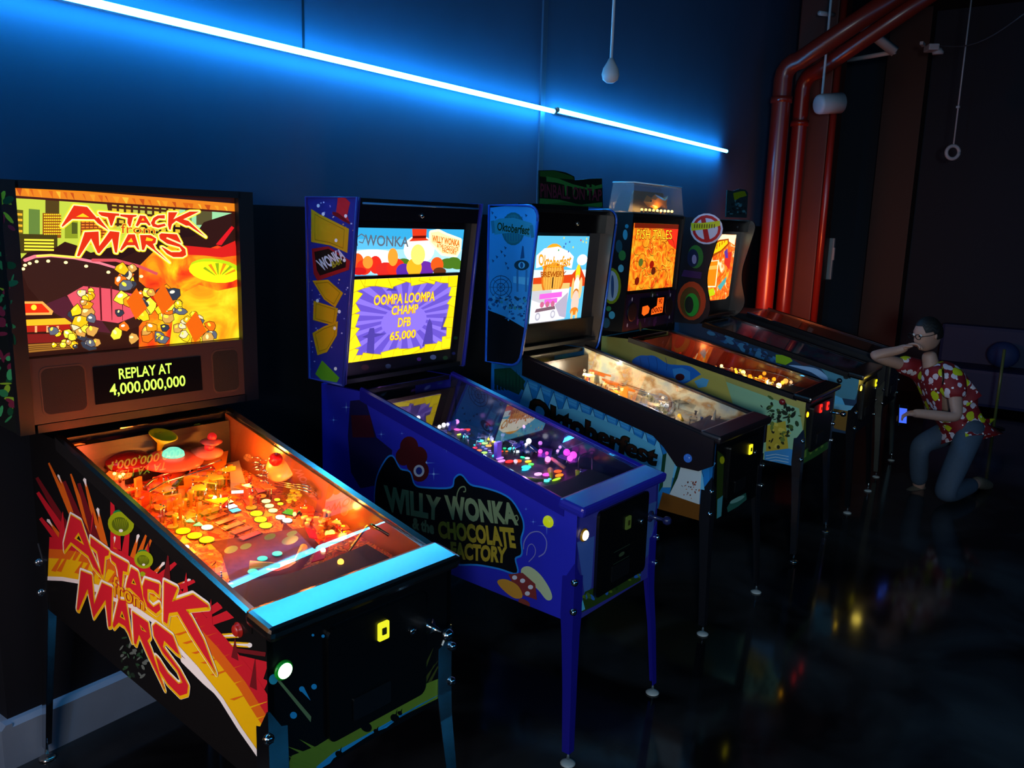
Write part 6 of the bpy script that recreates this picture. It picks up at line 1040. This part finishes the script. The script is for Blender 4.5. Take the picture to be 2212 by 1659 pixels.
for s in (-1, 1): g.ball(H(.0, s * .078, -.005), .02, SKIN, (.6, .5, 1))
g.build('ears', per)
g = MB()
for s in (-1, 1): g.ball(H(.088, s * .030, .012), .0125, mat('e0dcd8', .2)); g.ball(H(.0975, s * .031, .012), .006, mat('1c1410', .1))
g.build('eyes', per)
g = MB(); g.tube([H(.100, -.022, -.058), H(.108, 0, -.056), H(.100, .022, -.058)], [.004, .007, .004], mat('8c4c44', .4), 8); g.build('mouth', per)
g = MB(); fm = mat('0a0a0c', .3)
for s in (-1, 1): g.tube([H(.112, s * .034 + .024 * math.cos(k * math.pi / 8), .010 + .018 * math.sin(k * math.pi / 8)) for k in range(17)], .0028, fm, 6); g.tube([H(.110, s * .058, .014), H(.05, s * .080, .012), H(-.01, s * .082, .012)], .0026, fm, 6)
g.tube([H(.113, -.010, .012), H(.113, .010, .012)], .0026, fm, 6); g.build('glasses', per)
# clothing
sm_ = bpy.data.materials.new('floral'); sm_.use_nodes = True; n_ = sm_.node_tree.nodes; L_ = sm_.node_tree.links; b_ = n_['Principled BSDF']; tc = n_.new('ShaderNodeTexCoord')
def vor(scale, thr, col, prev, off):
    mp = n_.new('ShaderNodeMapping'); mp.inputs['Location'].default_value = off; L_.new(tc.outputs['Object'], mp.inputs[0]); v = n_.new('ShaderNodeTexVoronoi'); v.inputs['Scale'].default_value = scale; L_.new(mp.outputs[0], v.inputs['Vector'])
    nz = n_.new('ShaderNodeTexNoise'); nz.inputs['Scale'].default_value = scale * 3; L_.new(mp.outputs[0], nz.inputs['Vector']); ad = n_.new('ShaderNodeMath'); ad.operation = 'MULTIPLY_ADD'; L_.new(nz.outputs[0], ad.inputs[0]); ad.inputs[1].default_value = .25; L_.new(v.outputs['Distance'], ad.inputs[2])
    lt = n_.new('ShaderNodeMath'); lt.operation = 'LESS_THAN'; L_.new(ad.outputs[0], lt.inputs[0]); lt.inputs[1].default_value = thr; mx = n_.new('ShaderNodeMix'); mx.data_type = 'RGBA'; L_.new(lt.outputs[0], mx.inputs[0])
    if prev is None: mx.inputs[6].default_value = (.22, .004, .010, 1)
    else: L_.new(prev, mx.inputs[6])
    mx.inputs[7].default_value = (*lin(col), 1); return mx.outputs[2]
o_ = vor(16, .50, 'd8ccd8', None, (0, 0, 0)); o_ = vor(8, .42, 'c8d010', o_, (3, 1, 2)); o_ = vor(20, .28, 'f4f4f4', o_, (7, 1, 2)); L_.new(o_, b_.inputs['Base Color']); b_.inputs['Roughness'].default_value = .7
uN = shN.lerp(elN, .62); uF = shF.lerp(elF, .5)
skin('shirt', [J(2083, 905, .10), (hip + chest) / 2, chest, J(2012, 790, .08), shN, uN, shF, uF, J(2086, 916, .09)], [(8, 0), (0, 1), (1, 2), (2, 3), (2, 4), (4, 5), (2, 6), (6, 7)], [.150, .158, .165, .085, .092, .076, .085, .072, .135], sm_, 2, per, 0)
skin('jeans', [hip, hipN, kN, anN.lerp(kN, .12), hipF, kF, anF.lerp(kF, .12)], [(0, 1), (1, 2), (2, 3), (0, 4), (4, 5), (5, 6)], [.110, .098, .078, .060, .098, .078, .060], JEAN, 2, per, 0)
def shoe(a, b):
    g = MB(); d = (b - a).normalized(); bm = [a - d * .06, a + d * .02, a + d * .10, b + d * .04]
    skin('shoe', bm, [(0, 1), (1, 2), (2, 3)], [(.045), (.052), (.048), (.034)], mat('5c5448', .6), 2, per, 0)
shoe(anN, toN); shoe(anF, toF)
def hand(wr, palm, aim, curl, name='hand', spread=.018):
    d = (palm - wr).normalized(); aim = Vector(aim).normalized(); sdv = d.cross(aim).normalized(); pts = [wr, palm]; ed = [(0, 1)]; rad = [.026, (.034, .018)]
    for k, (off, L) in enumerate(((-1.5, .062), (-.5, .074), (.5, .070), (1.5, .056))):
        b = palm + sdv * off * spread + d * .035; p1 = b + (d * (1 - curl * .5) + aim * curl * .6).normalized() * L * .5; p2 = p1 + (d * (1 - curl) + aim * curl).normalized() * L * .35; p3 = p2 + (d * (.5 - curl) + aim).normalized() * L * .28
        i = len(pts); pts += [b, p1, p2, p3]; ed += [(1, i), (i, i + 1), (i + 1, i + 2), (i + 2, i + 3)]; rad += [.0095, .0088, .008, .007]
    b = palm - sdv * spread * 1.9 - d * .012; i = len(pts); pts += [b, b - sdv * .02 + d * .022 + aim * .012, b - sdv * .016 + d * .048 + aim * .022]; ed += [(1, i), (i, i + 1), (i + 1, i + 2)]; rad += [.011, .010, .008]
    return skin(name, pts, ed, rad, SKIN, 2, per)
hand(wrF, haF, fw * -.2 + Vector((0, 0, -.5)) - F_ * .3, .75); hand(wrN, haN, Vector((0, 0, -1)), .6)
g = MB(); c = J(1943, 900, -.20); g.box((0, 0, 0), (.012, .075, .15), mat('0c0c10', .2), Matrix.Rotation(.5, 3, 'Z'), .004); g.box((-.0075, 0, 0), (.001, .062, .10), E('3858d8', 1.6), Matrix.Rotation(.5, 3, 'Z')); o = g.build('mobile_phone'); o.location = J(1950, 898, -.18) + Vector((P0.x, P0.y, 0)); o.rotation_euler = (0, .3, .4); tag(o, 'small phone with a blue lit screen held by the kneeling person', 'phone')
